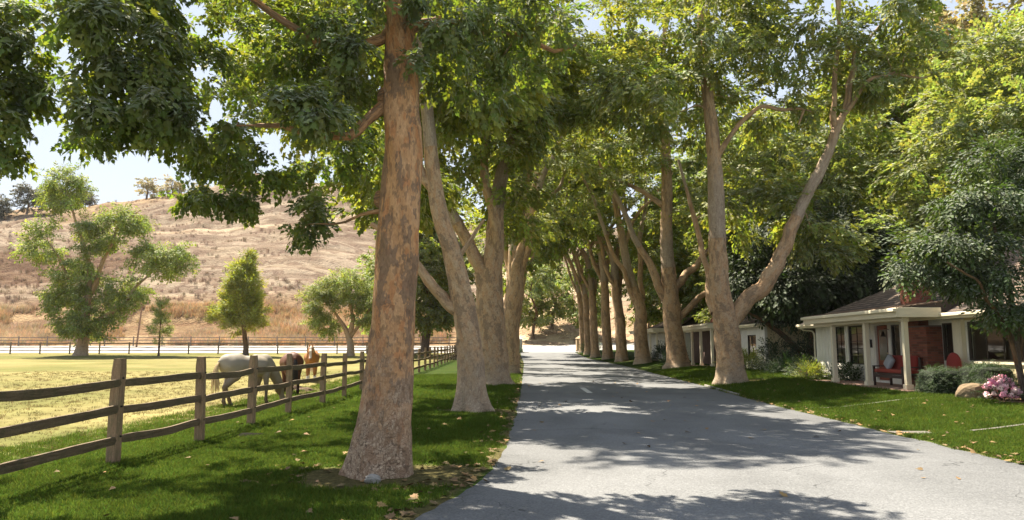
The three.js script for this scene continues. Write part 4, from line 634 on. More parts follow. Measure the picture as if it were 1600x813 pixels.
// bushes: a thing of leaves and stems
function bush(name, label, x, Z, rx, ry, rz, n, geos, m, size, group, dy = 0, sprays = 1) {
  const b = gp(x, Z, dy), r = thing(name, label, name.includes('hedge') ? 'hedge' : 'shrub', b, 0, group), list = [], st = [];
  for (let i = 0; i < n; i++) { let v; do v = new THREE.Vector3(rr(-1, 1), rr(0, 1), rr(-1, 1)); while (v.length() > 1 || v.length() < 0.55); if (name.includes('hedge')) v.multiplyScalar(v.length() / Math.pow(Math.abs(v.x) ** 5 + Math.abs(v.y) ** 5 + Math.abs(v.z) ** 5, 0.2) * 0.92); const k = 0.85 + 0.3 * vn(v.x * 3 + x, v.y * 3 + v.z * 3, 4), p = new THREE.Vector3(v.x * rx * k, v.y * ry * k, v.z * rz * k); const hd = name.includes('hedge'); list.push({ M: sprayMatrix(p.clone().multiplyScalar(hd ? 0.95 : 0.9), v.clone().multiplyScalar(hd ? 0.25 : 1).add(hd ? new THREE.Vector3(rr(-1, 1), rr(-0.7, 0.5), rr(-1, 1)) : new THREE.Vector3(rr(-0.4, 0.4), rr(-0.1, 0.6), rr(-0.4, 0.4))), new THREE.Vector3(rr(-0.6, 0.6), 1, rr(-0.6, 0.6)), size * rr(0.7, 1.2)), k: rr(0.75, 1.25) }); }
  for (let i = 0; i < 9; i++) { const a = rr(0, 6.28), q = new THREE.Vector3(Math.cos(a) * rx * 0.6, ry * rr(0.5, 0.8), Math.sin(a) * rz * 0.6); st.push(tube([[new THREE.Vector3(q.x * 0.15, -0.1, q.z * 0.15), 0.018], [new THREE.Vector3(q.x * 0.5, q.y * 0.55, q.z * 0.5), 0.012], [q, 0.006]], 5, 0.3)); }
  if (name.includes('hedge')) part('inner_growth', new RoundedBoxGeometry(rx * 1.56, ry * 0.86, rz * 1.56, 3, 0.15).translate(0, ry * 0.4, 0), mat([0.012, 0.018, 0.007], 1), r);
  part('stems', st, M.barkDark, r, true); scatter('foliage', r, geos, m, list); return r;
}
// ---------------------------------------------------------------- horses
function horse(label, pos, turn, bones, coat, o) {
  const R = 84, half = 1.35, cx = 0.25, cy = 0.9, mc = new MarchingCubes(R, new THREE.MeshStandardMaterial(), false, false, 60000);
  const A = bones.map(([a, b, ra, rb]) => ({ a, d: [b[0] - a[0], b[1] - a[1], b[2] - a[2]], ra, rb })).map((k) => ({ ...k, dd: k.d[0] ** 2 + k.d[1] ** 2 + k.d[2] ** 2 }));
  const k = 0.055;
  for (let iz = 0; iz < R; iz++) for (let iy = 0; iy < R; iy++) for (let ix = 0; ix < R; ix++) {
    const x = (ix / R * 2 - 1) * half + cx, y = (iy / R * 2 - 1) * half + cy, z = (iz / R * 2 - 1) * half; let d = 9;
    if (Math.abs(z) < 0.55) for (const b of A) {
      const px = x - b.a[0], py = y - b.a[1], pz = z - b.a[2], t = clamp((px * b.d[0] + py * b.d[1] + pz * b.d[2]) / b.dd);
      const e = Math.hypot(px - t * b.d[0], py - t * b.d[1], pz - t * b.d[2]) - lerp(b.ra, b.rb, t);
      if (e > d + k) continue; const h = clamp(0.5 + 0.5 * (d - e) / k); d = lerp(d, e, h) - k * h * (1 - h);
    }
    mc.field[ix + iy * R + iz * R * R] = -d;
  }
  mc.isolation = 0; mc.update();
  const n = mc.count, pos3 = new Float32Array(n * 3), nor = new Float32Array(n * 3), col = new Float32Array(n * 3);
  for (let i = 0; i < n; i++) { const x = mc.positionArray[3 * i] * half + cx, y = mc.positionArray[3 * i + 1] * half + cy, z = mc.positionArray[3 * i + 2] * half; pos3.set([x, y, z], 3 * i); const l = Math.hypot(mc.normalArray[3 * i], mc.normalArray[3 * i + 1], mc.normalArray[3 * i + 2]) || 1; nor.set([mc.normalArray[3 * i] / l, mc.normalArray[3 * i + 1] / l, mc.normalArray[3 * i + 2] / l], 3 * i); col.set(coat(x, y, z), 3 * i); }
  const g = new THREE.BufferGeometry(); g.setAttribute('position', new THREE.BufferAttribute(pos3, 3)); g.setAttribute('normal', new THREE.BufferAttribute(nor, 3)); g.setAttribute('color', new THREE.BufferAttribute(col, 3));
  const r = thing('horse', label, 'horse', pos, turn);
  r.scale.setScalar(1.04); part('body', g, new THREE.MeshPhysicalMaterial({ vertexColors: true, roughness: 0.62, specularIntensity: 0.5 }), r);
  const hair = mat(o.hair, 0.8), dark = mat([0.025, 0.022, 0.02], 0.5);
  const strands = (list, name) => part(name, list, hair, r, true);
  const tail = []; for (let i = 0; i < 26; i++) { const a = rr(-0.05, 0.05), b = rr(-0.07, 0.07), e = rr(0.3, 0.62); tail.push(tube([[new THREE.Vector3(-0.86, 1.27, a * 0.5), 0.02], [new THREE.Vector3(-0.95 + b * 0.3, 1.1, a), 0.022], [new THREE.Vector3(-0.97 + b, 0.8, a * 1.4), 0.02], [new THREE.Vector3(-0.93 + b * 1.4, e, a * 1.8 + rr(-0.03, 0.03)), 0.006]], 5, 0.15)); } strands(tail, 'tail');
  const mane = [], crest = new THREE.CatmullRomCurve3(o.crest.map((p) => new THREE.Vector3(...p)));
  for (let i = 0; i < 34; i++) { const p = crest.getPoint(i / 33), s = o.side ?? 1, q = p.clone().add(new THREE.Vector3(rr(-0.03, 0.03), -rr(0.16, 0.3), s * rr(0.09, 0.16))); mane.push(tube([[p, 0.02], [p.clone().lerp(q, 0.5).add(new THREE.Vector3(0, 0.03, s * 0.05)), 0.022], [q, 0.005]], 5, 0.08)); } strands(mane, 'mane');
  for (const [x, y, z] of o.hooves) part('hoof', new THREE.CylinderGeometry(0.048, 0.066, 0.085, 12).translate(x + 0.02, y + 0.042, z), dark, r);
  for (const s of [-1, 1]) { const e = o.eye; part('eye', new THREE.SphereGeometry(0.02, 10, 8).translate(e[0], e[1], s * e[2]), dark, r); }
  for (const s of [-1, 1]) { const e = o.ear, c = new THREE.ConeGeometry(0.035, 0.15, 8); c.scale(0.6, 1, 1); c.rotateZ(o.earTilt); c.translate(e[0], e[1], s * e[2]); part('ear', c, mat(o.earColor ?? [0.3, 0.25, 0.2], 0.8), r); }
  return r;
}
function legs(step) {                                        // step: x shift of the four feet
  const L = [], H = [], hoof = [];
  for (const [s, f, b] of [[1, step[0], step[2]], [-1, step[1], step[3]]]) {
    const z = 0.15 * s;
    L.push([[0.5, 1.08, z * 0.8], [0.47, 0.84, z], 0.15, 0.1], [[0.47, 0.84, z], [0.5 + f * 0.5, 0.5, z], 0.095, 0.056], [[0.5 + f * 0.5, 0.5, z], [0.5 + f * 0.9, 0.16, z], 0.052, 0.04], [[0.5 + f * 0.9, 0.16, z], [0.53 + f, 0.06, z], 0.043, 0.05]);
    H.push([[-0.6, 1.12, z * 0.75], [-0.46, 0.84, z], 0.22, 0.135], [[-0.46, 0.84, z], [-0.7 + b * 0.5, 0.54, z], 0.13, 0.062], [[-0.7 + b * 0.5, 0.54, z], [-0.66 + b, 0.17, z], 0.058, 0.042], [[-0.66 + b, 0.17, z], [-0.62 + b, 0.06, z], 0.045, 0.052]);
    hoof.push([0.53 + f, 0, z], [-0.62 + b, 0, z]);
  }
  return { bones: [...L, ...H], hoof };
}
const TRUNK = [[[-0.5, 1.15, 0.06], [0.3, 1.10, 0.06], 0.26, 0.285], [[-0.5, 1.15, -0.06], [0.3, 1.10, -0.06], 0.26, 0.285], [[-0.62, 1.2, 0], [-0.35, 1.24, 0], 0.26, 0.24], [[0.2, 1.12, 0], [0.55, 1.1, 0], 0.29, 0.235], [[0.22, 1.34, 0], [0.52, 1.28, 0], 0.10, 0.16], [[-0.74, 1.26, 0], [-0.85, 1.24, 0], 0.14, 0.06]];
const GRAZE = [[[0.5, 1.2, 0], [0.78, 0.92, 0], 0.23, 0.165], [[0.78, 0.92, 0], [0.96, 0.6, 0], 0.165, 0.12], [[0.96, 0.6, 0], [1.03, 0.42, 0], 0.118, 0.105], [[0.98, 0.46, 0.02], [1.0, 0.40, -0.02], 0.12, 0.11], [[1.03, 0.42, 0], [1.12, 0.15, 0], 0.1, 0.07], [[1.12, 0.15, 0], [1.14, 0.09, 0], 0.068, 0.062]];
const ALERT = [[[0.5, 1.2, 0], [0.86, 1.42, 0], 0.22, 0.15], [[0.86, 1.42, 0], [1.06, 1.5, 0], 0.15, 0.115], [[1.06, 1.5, 0], [1.18, 1.36, 0], 0.115, 0.105], [[1.18, 1.36, 0], [1.34, 1.06, 0], 0.1, 0.07], [[1.34, 1.06, 0], [1.37, 1.01, 0], 0.066, 0.06]];
{
  const w = legs([0.0, -0.22, -0.12, 0.2]), g = legs([0.14, -0.1, 0.0, 0.16]), a = legs([0.06, -0.04, 0.05, -0.1]);
  const white = (x, y, z) => { const n = fbm(x * 4 + 3, y * 4 + z * 3, 3, 5), leg = ss(0.85, 0.4, y) * (x < 1 ? 1 : 0.2); return mul3(mix3([0.28, 0.245, 0.195], [0.14, 0.10, 0.06], clamp(leg * 0.75 + 0.9 * Math.max(0, n - 0.45) + 0.3 * ss(1.0, 0.84, y) + 0.25 * ss(0.16, 0.02, Math.abs(x + 0.25)))), 0.9 + 0.2 * n); };  // coat greyed for shade, belly and flank shading painted in; legs truly darker
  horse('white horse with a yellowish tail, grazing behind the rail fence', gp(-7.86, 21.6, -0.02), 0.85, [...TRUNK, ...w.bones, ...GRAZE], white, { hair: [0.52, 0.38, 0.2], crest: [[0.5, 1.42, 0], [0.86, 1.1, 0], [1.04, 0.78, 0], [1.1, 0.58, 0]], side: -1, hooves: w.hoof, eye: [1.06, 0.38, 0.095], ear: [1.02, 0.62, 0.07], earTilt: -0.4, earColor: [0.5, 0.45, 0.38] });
  horse('dark brown horse grazing, seen from behind beyond the white horse', gp(-8.0, 26.2, -0.02), Math.PI * 0.5 + 0.45, [...TRUNK, ...g.bones, ...GRAZE], (x, y, z) => mul3(mix3([0.095, 0.034, 0.015], [0.03, 0.015, 0.01], ss(0.6, 0.3, y)), 0.8 + 0.4 * fbm(x * 4, y * 4 + z, 3, 6)), { hair: [0.02, 0.014, 0.012], crest: [[0.5, 1.42, 0], [0.86, 1.1, 0], [1.04, 0.78, 0], [1.1, 0.58, 0]], hooves: g.hoof, eye: [1.06, 0.38, 0.095], ear: [1.02, 0.62, 0.07], earTilt: -0.4, earColor: [0.06, 0.025, 0.015] });
  horse('palomino horse with a pale mane, facing the camera behind the fence', gp(-9.55, 34.5, -0.02), -Math.PI * 0.5 + 0.22, [...TRUNK, ...a.bones, ...ALERT], (x, y, z) => y < 0.3 ? [0.6, 0.55, 0.48] : x > 1.12 && Math.abs(z) < 0.05 && y > 1.1 ? [0.6, 0.5, 0.4] : mul3([0.30, 0.13, 0.045], 0.8 + 0.4 * fbm(x * 4, y * 4 + z, 3, 6)), { hair: [0.72, 0.62, 0.46], crest: [[0.45, 1.42, 0], [0.72, 1.54, 0], [0.95, 1.62, 0], [1.1, 1.62, 0]], side: -1, hooves: a.hoof, eye: [1.2, 1.36, 0.1], ear: [1.06, 1.68, 0.07], earTilt: 0.1, earColor: [0.42, 0.17, 0.05] });
}

// ---------------------------------------------------------------- houses along the right lawn
const W = {
  white: new THREE.MeshStandardMaterial({ map: rep(T.plain, 0.6), color: lin(0.87, 0.83, 0.74), roughness: 0.75 }),
  cream: new THREE.MeshStandardMaterial({ map: rep(T.plain, 0.6), color: lin(0.74, 0.60, 0.36), roughness: 0.75 }),
  trim: new THREE.MeshStandardMaterial({ map: rep(T.plain, 0.8), color: lin(0.84, 0.74, 0.54), roughness: 0.6 }),
  brick: new THREE.MeshStandardMaterial({ color: lin(1, 1, 1), roughness: 0.9, vertexColors: true, bumpMap: rep(T.rough, 3), bumpScale: 0.01 }),
  mortar: mat([0.17, 0.12, 0.10], 0.95), frame: mat([0.06, 0.045, 0.035], 0.6), door: new THREE.MeshStandardMaterial({ map: rep(T.wood, 1), color: lin(0.75, 0.22, 0.14), roughness: 0.6 }),
  glass: new THREE.MeshPhysicalMaterial({ color: lin(0.85, 0.9, 0.88), roughness: 0.03, transmission: 1, thickness: 0, ior: 1.5, specularIntensity: 1 }),
  room: mat([0.10, 0.085, 0.07], 0.9), shingle: new THREE.MeshStandardMaterial({ vertexColors: true, roughness: 0.95, bumpMap: rep(T.rough, 2), bumpScale: 0.01 }), deck: mat([0.06, 0.045, 0.035], 0.95),
  slab: new THREE.MeshStandardMaterial({ map: rep(T.plain, 0.7), color: lin(0.44, 0.27, 0.20), roughness: 0.9 }), red: mat([0.24, 0.028, 0.02], 0.9), redSeat: mat([0.30, 0.05, 0.03], 0.9), darkWood: mat([0.05, 0.03, 0.022], 0.7), grey: mat([0.35, 0.36, 0.38], 0.9),
};
function bricks(x0, x1, y0, y1, Z0, Z1, o, faces) {          // running bond on the faces of a block, bricks proud of the mortar
  const list = [], bw = 0.21, bh = 0.066, j = 0.011;
  for (let r = 0, y = y0; y + bh <= y1; y += bh + j, r++) for (const f of faces) {
    const [a, b] = f === 'x' ? [Z0, Z1] : [x0, x1];
    for (let t = a - (r % 2 ? bw / 2 : 0); t < b; t += bw + j) {
      const s = Math.max(a, t), e = Math.min(b, t + bw); if (e - s < 0.03) continue; const d = rr(0.004, 0.01), g = f === 'x' ? bx(x0 - d, x0 + 0.03, y, y + bh, s, e, 0, o) : bx(s, e, y, y + bh, Z0 - d, Z0 + 0.03, 0, o);
      const k = rr(0.6, 1.3); list.push(tint(g, [0.25 * k, 0.08 * k * rr(0.9, 1.1), 0.045 * k]));
    }
  }
  return list;
}
function windowIn(house, o, x, Z0, Z1, y0, y1, cols, rws, m = W.frame, w = 0.045) {   // in the wall plane x; panes and bars one by one
  const f = [bx(x - 0.02, x + 0.08, y0, y0 + w, Z0, Z1, 0.006, o), bx(x - 0.02, x + 0.08, y1 - w, y1, Z0, Z1, 0.006, o), bx(x - 0.018, x + 0.078, y0 + w, y1 - w, Z0, Z0 + w, 0.006, o), bx(x - 0.018, x + 0.078, y0 + w, y1 - w, Z1 - w, Z1, 0.006, o)];
  const win = part('window', f, m, house), a0 = Z0 + w, a1 = Z1 - w, b0 = y0 + w, b1 = y1 - w, q = 0.022, cw = (a1 - a0) / cols, ch = (b1 - b0) / rws;
  for (let i = 1; i < cols; i++) part('muntin', bx(x + 0.01, x + 0.045, b0, b1, a0 + i * cw - q / 2, a0 + i * cw + q / 2, 0, o), m, win);
  for (let k = 1; k < rws; k++) part('muntin', bx(x + 0.012, x + 0.043, b0 + k * ch - q / 2, b0 + k * ch + q / 2, a0, a1, 0, o), m, win);
  for (let i = 0; i < cols; i++) for (let k = 0; k < rws; k++) { const g = new THREE.PlaneGeometry(cw - q, ch - q).rotateY(-Math.PI / 2 + rr(-0.012, 0.012)); g.translate(x + 0.03 - o.x, b0 + (k + 0.5) * ch - o.y, -(a0 + (i + 0.5) * cw) - o.z); part('pane', g, W.glass, win); }
}
function house(c) {
  const { X, Z0, Z1, y0, yE } = c, o = V(X, y0, Z0), h = thing('house', c.label, 'house', o), D = c.depth ?? 9;
  // front wall with its openings
  const s = new THREE.Shape([[Z0, y0 - 0.3], [Z1, y0 - 0.3], [Z1, yE], [Z0, yE]].map((p) => new THREE.Vector2(...p)));
  for (const [a, b, d, e] of c.holes) s.holes.push(new THREE.Path([[a, d], [a, e], [b, e], [b, d]].map((p) => new THREE.Vector2(...p))));
  const wall = new THREE.ExtrudeGeometry(s, { depth: 0.15, bevelEnabled: false }).rotateY(Math.PI / 2).translate(X, 0, 0);
  part('wall', wall.translate(-o.x, -o.y, -o.z), c.wall ?? W.white, h);
  part('end_wall', bx(X + 0.152, X + D, y0 - 0.3, yE, Z1 - 0.15, Z1, 0, o), W.white, h); part('end_wall', bx(X + 0.152, X + D, y0 - 0.3, yE, Z0, Z0 + 0.15, 0, o), c.end ?? W.white, h); part('rear_wall', bx(X + D, X + D + 0.15, y0 - 0.3, yE, Z0, Z1, 0, o), W.white, h);
  part('interior_wall', bx(X + 3.2, X + 3.3, y0, yE - 0.02, Z0 + 0.16, Z1 - 0.16, 0, o), W.room, h); part('floor', bx(X + 0.16, X + 3.2, y0 - 0.1, y0 + 0.01, Z0 + 0.16, Z1 - 0.16, 0, o), W.room, h); part('ceiling', bx(X + 0.16, X + D - 0.01, yE - 0.1, yE - 0.005, Z0 + 0.16, Z1 - 0.16, 0, o), W.room, h);
  const bat = []; for (let z = Z0 + 0.2; z < Z1; z += 0.3) { let ok = true; for (const [a, b] of c.holes) if (z > a - 0.06 && z < b + 0.06) ok = false; for (const [a, b] of c.noBatten ?? []) if (z > a && z < b) ok = false; if (ok) bat.push(bx(X - 0.014, X + 0.01, y0 - 0.02, yE - 0.01, z - 0.018, z + 0.018, 0.004, o)); }
  if (bat.length) part('battens', bat, c.wall ?? W.white, h, true);
  // hipped roof with shingle courses on the front slope
  const ov = 0.55, rx = X + D / 2, pitch = c.pitch ?? 0.52, x0 = X - ov, yR = yE - 0.02 + (rx - x0) * pitch, run = rx - x0, P = [];
  for (const dy of [0, -0.14]) P.push(V(x0, yE + dy, Z0 - ov), V(x0, yE + dy, Z1 + ov), V(X + D + ov, yE + dy, Z0 - ov), V(X + D + ov, yE + dy, Z1 + ov));
  P.push(V(rx, yR, Z0 - ov + run), V(rx, yR, Z1 + ov - run));
  const roof = part('roof', new ConvexGeometry(P).translate(-o.x, -o.y, -o.z), W.deck, h), sh = [];
  const slope = Math.atan(pitch), course = (xa, ya, len, za, zb, hip, pit) => { const sl = Math.atan(pit), n = Math.floor(len / 0.21); for (let k = 0; k < n; k++) { const t = k * 0.21 * Math.cos(sl), A = za + (hip ? t : 0), B = zb - (hip ? t : 0); for (let z = A; z < B; z += 0.26) { const e = Math.min(B, z + rr(0.22, 0.255)); if (e - z < 0.05) continue; const g = new THREE.BoxGeometry(0.27, 0.028, e - z); g.rotateZ(sl - 0.06 + rr(-0.012, 0.012)); g.translate(xa + t + 0.11 - o.x, ya + t * pit + 0.035 - o.y, -(z + e) / 2 - o.z); const q = rr(0.55, 1.35); sh.push(tint(g, [0.20 * q, 0.14 * q, 0.10 * q])); } } };
  course(x0, yE, run / Math.cos(slope), Z0 - ov, Z1 + ov, true, pitch);
  part('fascia', bx(x0 - 0.03, x0 - 0.002, yE - 0.17, yE + 0.01, Z0 - ov, Z1 + ov, 0.004, o), W.trim, h); part('gutter', bx(x0 - 0.13, x0 - 0.032, yE - 0.1, yE + 0.005, Z0 - ov, Z1 + ov, 0.02, o), W.trim, h); part('fascia', bx(x0, X + D + ov, yE - 0.17, yE + 0.01, Z0 - ov - 0.03, Z0 - ov - 0.002, 0.004, o), W.trim, h); part('fascia', bx(x0, X + D + ov, yE - 0.17, yE + 0.01, Z1 + ov + 0.002, Z1 + ov + 0.03, 0.004, o), W.trim, h);
  if (c.porch) {
    const [pa, pb, px, posts, yf] = c.porch, yp = yE + 0.16;
    part('porch_roof', new ConvexGeometry([V(px - 0.35, yp, pa - 0.3), V(px - 0.35, yp, pb + 0.3), V(px - 0.35, yp - 0.1, pa - 0.3), V(px - 0.35, yp - 0.1, pb + 0.3), V(X + 1.2, yp + 0.42, pa - 0.3), V(X + 1.2, yp + 0.42, pb + 0.3), V(X + 1.2, yp - 0.1, pa - 0.3), V(X + 1.2, yp - 0.1, pb + 0.3)]).translate(-o.x, -o.y, -o.z), W.deck, h);
    const pitch2 = 0.42 / (X + 1.55 - px); course(px - 0.35, yp, 2.3, pa - 0.3, pb + 0.3, false, pitch2);
    part('porch_fascia', bx(px - 0.39, px - 0.352, yp - 0.27, yp + 0.015, pa - 0.32, pb + 0.32, 0.005, o), W.trim, h); part('porch_gutter', bx(px - 0.5, px - 0.392, yp - 0.11, yp + 0.0, pa - 0.34, pb + 0.34, 0.025, o), W.trim, h);
    for (const z of [pa - 0.34, pb + 0.302]) part('porch_fascia', bx(px - 0.35, X - 0.6, yp - 0.27, yp + 0.02, z, z + 0.038, 0.005, o), W.trim, h);
    part('porch_beam', bx(px - 0.09, px + 0.09, yp - 0.36, yp - 0.105, pa - 0.1, pb + 0.1, 0.008, o), W.trim, h); part('porch_ceiling', bx(px + 0.1, X - 0.02, yp - 0.16, yp - 0.11, pa - 0.28, pb + 0.28, 0, o), W.cream, h);
    part('porch_floor', bx(px - 0.28, X - 0.02, y0 - 0.35, yf, pa - 0.5, pb + 0.5, 0.015, o), W.slab, h);
    for (const z of posts) { const p = part('porch_post', bx(px - 0.075, px + 0.075, yf + 0.16, yp - 0.4, z - 0.075, z + 0.075, 0.012, o), W.trim, h); part('post_base', bx(px - 0.11, px + 0.11, yf, yf + 0.158, z - 0.11, z + 0.11, 0.012, o), W.trim, p); part('post_cap', bx(px - 0.1, px + 0.1, yp - 0.398, yp - 0.362, z - 0.1, z + 0.1, 0.008, o), W.trim, p); }
  }
  part('shingles', sh, W.shingle, h, true);
  for (const [a, b, d, e, cols, rws] of c.windows) windowIn(h, o, X + 0.03, a, b, d, e, cols, rws);
  return [h, o, yR];
}
{ // the nearest house
  const X = 13.5, A = [29.2, 30.15, 0.95, 2.46], B = [27.7, 28.9, 0.95, 2.46], C = [25.05, 25.65, 1.2, 2.4], Dn = [25.85, 26.75, 0.42, 2.42], E = [21.95, 22.6, 1.2, 2.36], G = [18.4, 21.35, 1.22, 2.36];
  const [h, o] = house({ X, Z0: 13.5, Z1: 32, y0: 0.4, yE: 2.62, label: 'white board house with porch posts and red brick chimney, at right', wall: W.white, holes: [A, B, C, Dn, E, G].map(([a, b, c, d]) => [a, b, c, d]), noBatten: [[22.5, 23.9], [13, 21.9]],
    windows: [[...A, 2, 5], [...B, 2, 5], [...C, 1, 4], [...E, 1, 3], [...G, 4, 1]], porch: [21.9, 28.2, 11.95, [21.9, 24.3, 26.8], 0.34] });
  const door = part('door', bx(X + 0.05, X + 0.1, 0.43, 2.4, 25.88, 26.72, 0.008, o), W.door, h); part('door_pane', bx(X + 0.035, X + 0.049, 1.15, 2.25, 26.02, 26.58, 0, o), mat([0.06, 0.07, 0.07], 0.08), door); part('handle', new THREE.SphereGeometry(0.03, 10, 8).translate(X + 0.01 - o.x, 1.4 - o.y, -25.97 - o.z), mat([0.5, 0.4, 0.2], 0.3, { metalness: 0.9 }), door);
  for (const [a, b, d, e] of [A, B, C, Dn, E]) part('casing', [bx(X - 0.025, X + 0.01, d - (d > 0.5 ? 0.07 : 0), e + 0.08, a - 0.09, a - 0.002, 0.006, o), bx(X - 0.025, X + 0.01, d - (d > 0.5 ? 0.07 : 0), e + 0.08, b + 0.002, b + 0.09, 0.006, o), bx(X - 0.024, X + 0.01, e + 0.002, e + 0.08, a, b, 0.006, o)], W.white, h, true);
  part('corner_board', bx(X - 0.14, X - 0.002, 0.4, 2.44, 21.42, 21.85, 0.01, o), W.trim, h);
  part('lower_wall', bx(X - 0.12, X - 0.003, 0.1, 1.16, 13.5, 21.4, 0.01, o), W.cream, h); part('upper_wall', bx(X - 0.05, X - 0.003, 2.4, 2.6, 13.5, 21.4, 0.01, o), W.cream, h); part('window_sill', bx(X - 0.17, X - 0.122, 1.14, 1.2, 18.3, 21.38, 0.008, o), W.trim, h);
  // chimney: breast on the wall, shoulder, stack above the eave
  const ch = part('chimney', [bx(X - 0.5, X - 0.003, 0.1, 2.3, 22.6, 23.8, 0, o), bx(X - 0.34, X + 0.2, 2.3, 3.9, 23.3, 24.25, 0, o)], W.mortar, h);
  part('bricks', [...bricks(X - 0.5, X - 0.003, 0.1, 2.3, 22.6, 23.8, o, ['x', 'z']), ...bricks(X - 0.34, X + 0.2, 2.3, 3.9, 23.3, 24.25, o, ['x', 'z'])], W.brick, ch, true);
  part('chimney_cap', bx(X - 0.4, X + 0.26, 3.88, 3.97, 23.24, 24.31, 0.01, o), W.mortar, ch);
  part('downspout', tube([[V(12.9, 2.5, 32.35).sub(o), 0.035], [V(13.1, 2.38, 32.3).sub(o), 0.035], [V(13.42, 2.3, 32.1).sub(o), 0.035], [V(13.45, 1.6, 32.06).sub(o), 0.035], [V(13.45, 0.4, 32.06).sub(o), 0.035]], 8, 0.1), W.trim, h);
  // things on the porch
  const lp = thing('wall_lantern', 'small dark square lantern on the white wall left of the door', 'lantern', V(X - 0.02, 1.75, 27.12)); part('backplate', bx(-0.02, 0.018, -0.15, 0.15, -0.11, 0.11), W.frame, lp); part('lantern_case', bx(-0.12, -0.022, -0.12, 0.12, -0.08, 0.08, 0.01), mat([0.05, 0.05, 0.05], 0.4), lp); part('lantern_cap', new THREE.ConeGeometry(0.11, 0.09, 4).rotateY(Math.PI / 4).translate(-0.07, 0.166, 0), W.frame, lp);
  const bell = thing('hanging_ornament', 'dark iron ornament on the wall right of the door top', 'ornament', V(X - 0.08, 2.12, 25.74)); part('bracket', tube([[new THREE.Vector3(0.07, 0.1, 0), 0.012], [new THREE.Vector3(-0.08, 0.16, 0), 0.012], [new THREE.Vector3(-0.16, 0.06, 0), 0.01]], 6, 0.05), M.iron, bell); part('bell', new THREE.LatheGeometry([[0.0, 0.05], [0.04, 0.04], [0.06, -0.06], [0.1, -0.13]].map((p) => new THREE.Vector2(...p)), 14).translate(-0.16, 0, 0), M.iron, bell);
  const bo = V(12.6, 0.34, 23.75), be = thing('porch_bench', 'dark wooden porch bench with a red seat and red back pad, by the brick chimney', 'bench', bo), B2 = (x0, x1, y0, y1, z0, z1) => bx(x0, x1, y0, y1, z0, z1, 0.008);
  for (const x of [-0.28, 0.28]) for (const z of [-0.9, 0.9]) part('leg', B2(x - 0.035, x + 0.035, 0, x > 0 ? 0.95 : 0.62, z - 0.035, z + 0.035), W.darkWood, be);
  part('seat', B2(-0.32, 0.3, 0.38, 0.43, -0.86, 0.86), W.darkWood, be); part('seat_cushion', new RoundedBoxGeometry(0.6, 0.13, 1.7, 3, 0.05).translate(-0.01, 0.5, 0), W.redSeat, be); part('back_cushion', new RoundedBoxGeometry(0.14, 0.5, 1.68, 3, 0.06).rotateZ(-0.15).translate(0.26, 0.76, 0), W.red, be); for (const z of [-0.9, 0.9]) part('armrest', B2(-0.32, 0.24, 0.622, 0.66, z - 0.045, z + 0.045), W.darkWood, be); part('front_apron', B2(-0.31, -0.28, 0.28, 0.375, -0.86, 0.86), W.darkWood, be);
  const th = solo('throw_pillow', new RoundedBoxGeometry(0.16, 0.42, 0.42, 4, 0.07).rotateX(0.5).rotateZ(-0.3), W.grey, 'grey white pillow propped on the red porch bench', 'pillow'); th.position.copy(V(12.62, 0.34 + 0.78, 24.2));
  const ao = V(12.75, 0.4, 21.3), ac = thing('red_armchair', 'rounded red chair back showing above the hedge beside the chimney', 'chair', ao);
  part('seat', new RoundedBoxGeometry(0.6, 0.3, 0.6, 3, 0.08).translate(0, 0.35, 0), W.red, ac); part('backrest', new THREE.SphereGeometry(0.34, 20, 14).scale(0.35, 1.0, 0.95).translate(0.26, 0.72, 0), W.red, ac); for (const x of [-0.24, 0.24]) for (const z of [-0.24, 0.24]) part('leg', B2(x - 0.025, x + 0.025, 0, 0.2, z - 0.025, z + 0.025), W.darkWood, ac);
}
const second = house({ X: 13.4, Z0: 38.2, Z1: 54, y0: 0.5, yE: 2.85, label: 'second white house with a posted porch, seen between the right trunks', holes: [[39.6, 41.0, 1.0, 2.3]], noBatten: [[42.2, 54]], windows: [[39.6, 41.0, 1.0, 2.3, 2, 3]], porch: [42.8, 50, 11.9, [42.9, 45.4, 47.6, 49.8], 0.46], end: W.cream });
{ const [h, o] = second, boards = mat([0.09, 0.05, 0.035], 0.85); for (let z = 42.4, k = 0; z < 53.9; z += 0.3, k++) part('recess_shade_board', bx(13.375 - (k % 2) * 0.006, 13.398, 0.48, 2.74, z, z + 0.292, 0.004, o), boards, h); const ch = part('chimney', bx(13.5, 14.3, 3.0, 4.9, 48.2, 49.2, 0, o), W.mortar, h); part('bricks', bricks(13.5, 14.3, 3.0, 4.9, 48.2, 49.2, o, ['x', 'z']), W.brick, ch, true); part('chimney_cap', bx(13.44, 14.36, 4.9, 5.0, 48.14, 49.26, 0.01, o), W.mortar, ch); }  // dark boards laid over the white wall stand in for porch shade
house({ X: 13.4, Z0: 58, Z1: 74, y0: 0.62, yE: 3, label: 'third pale house, a strip of it seen between far right trunks', holes: [[62, 63.2, 1.2, 2.5], [66, 67.2, 0.7, 2.6]], windows: [[62, 63.2, 1.2, 2.5, 2, 3], [66, 67.2, 0.7, 2.6, 1, 1]], porch: [59, 70, 11.9, [59.2, 62, 65, 68, 69.8], 0.6] });

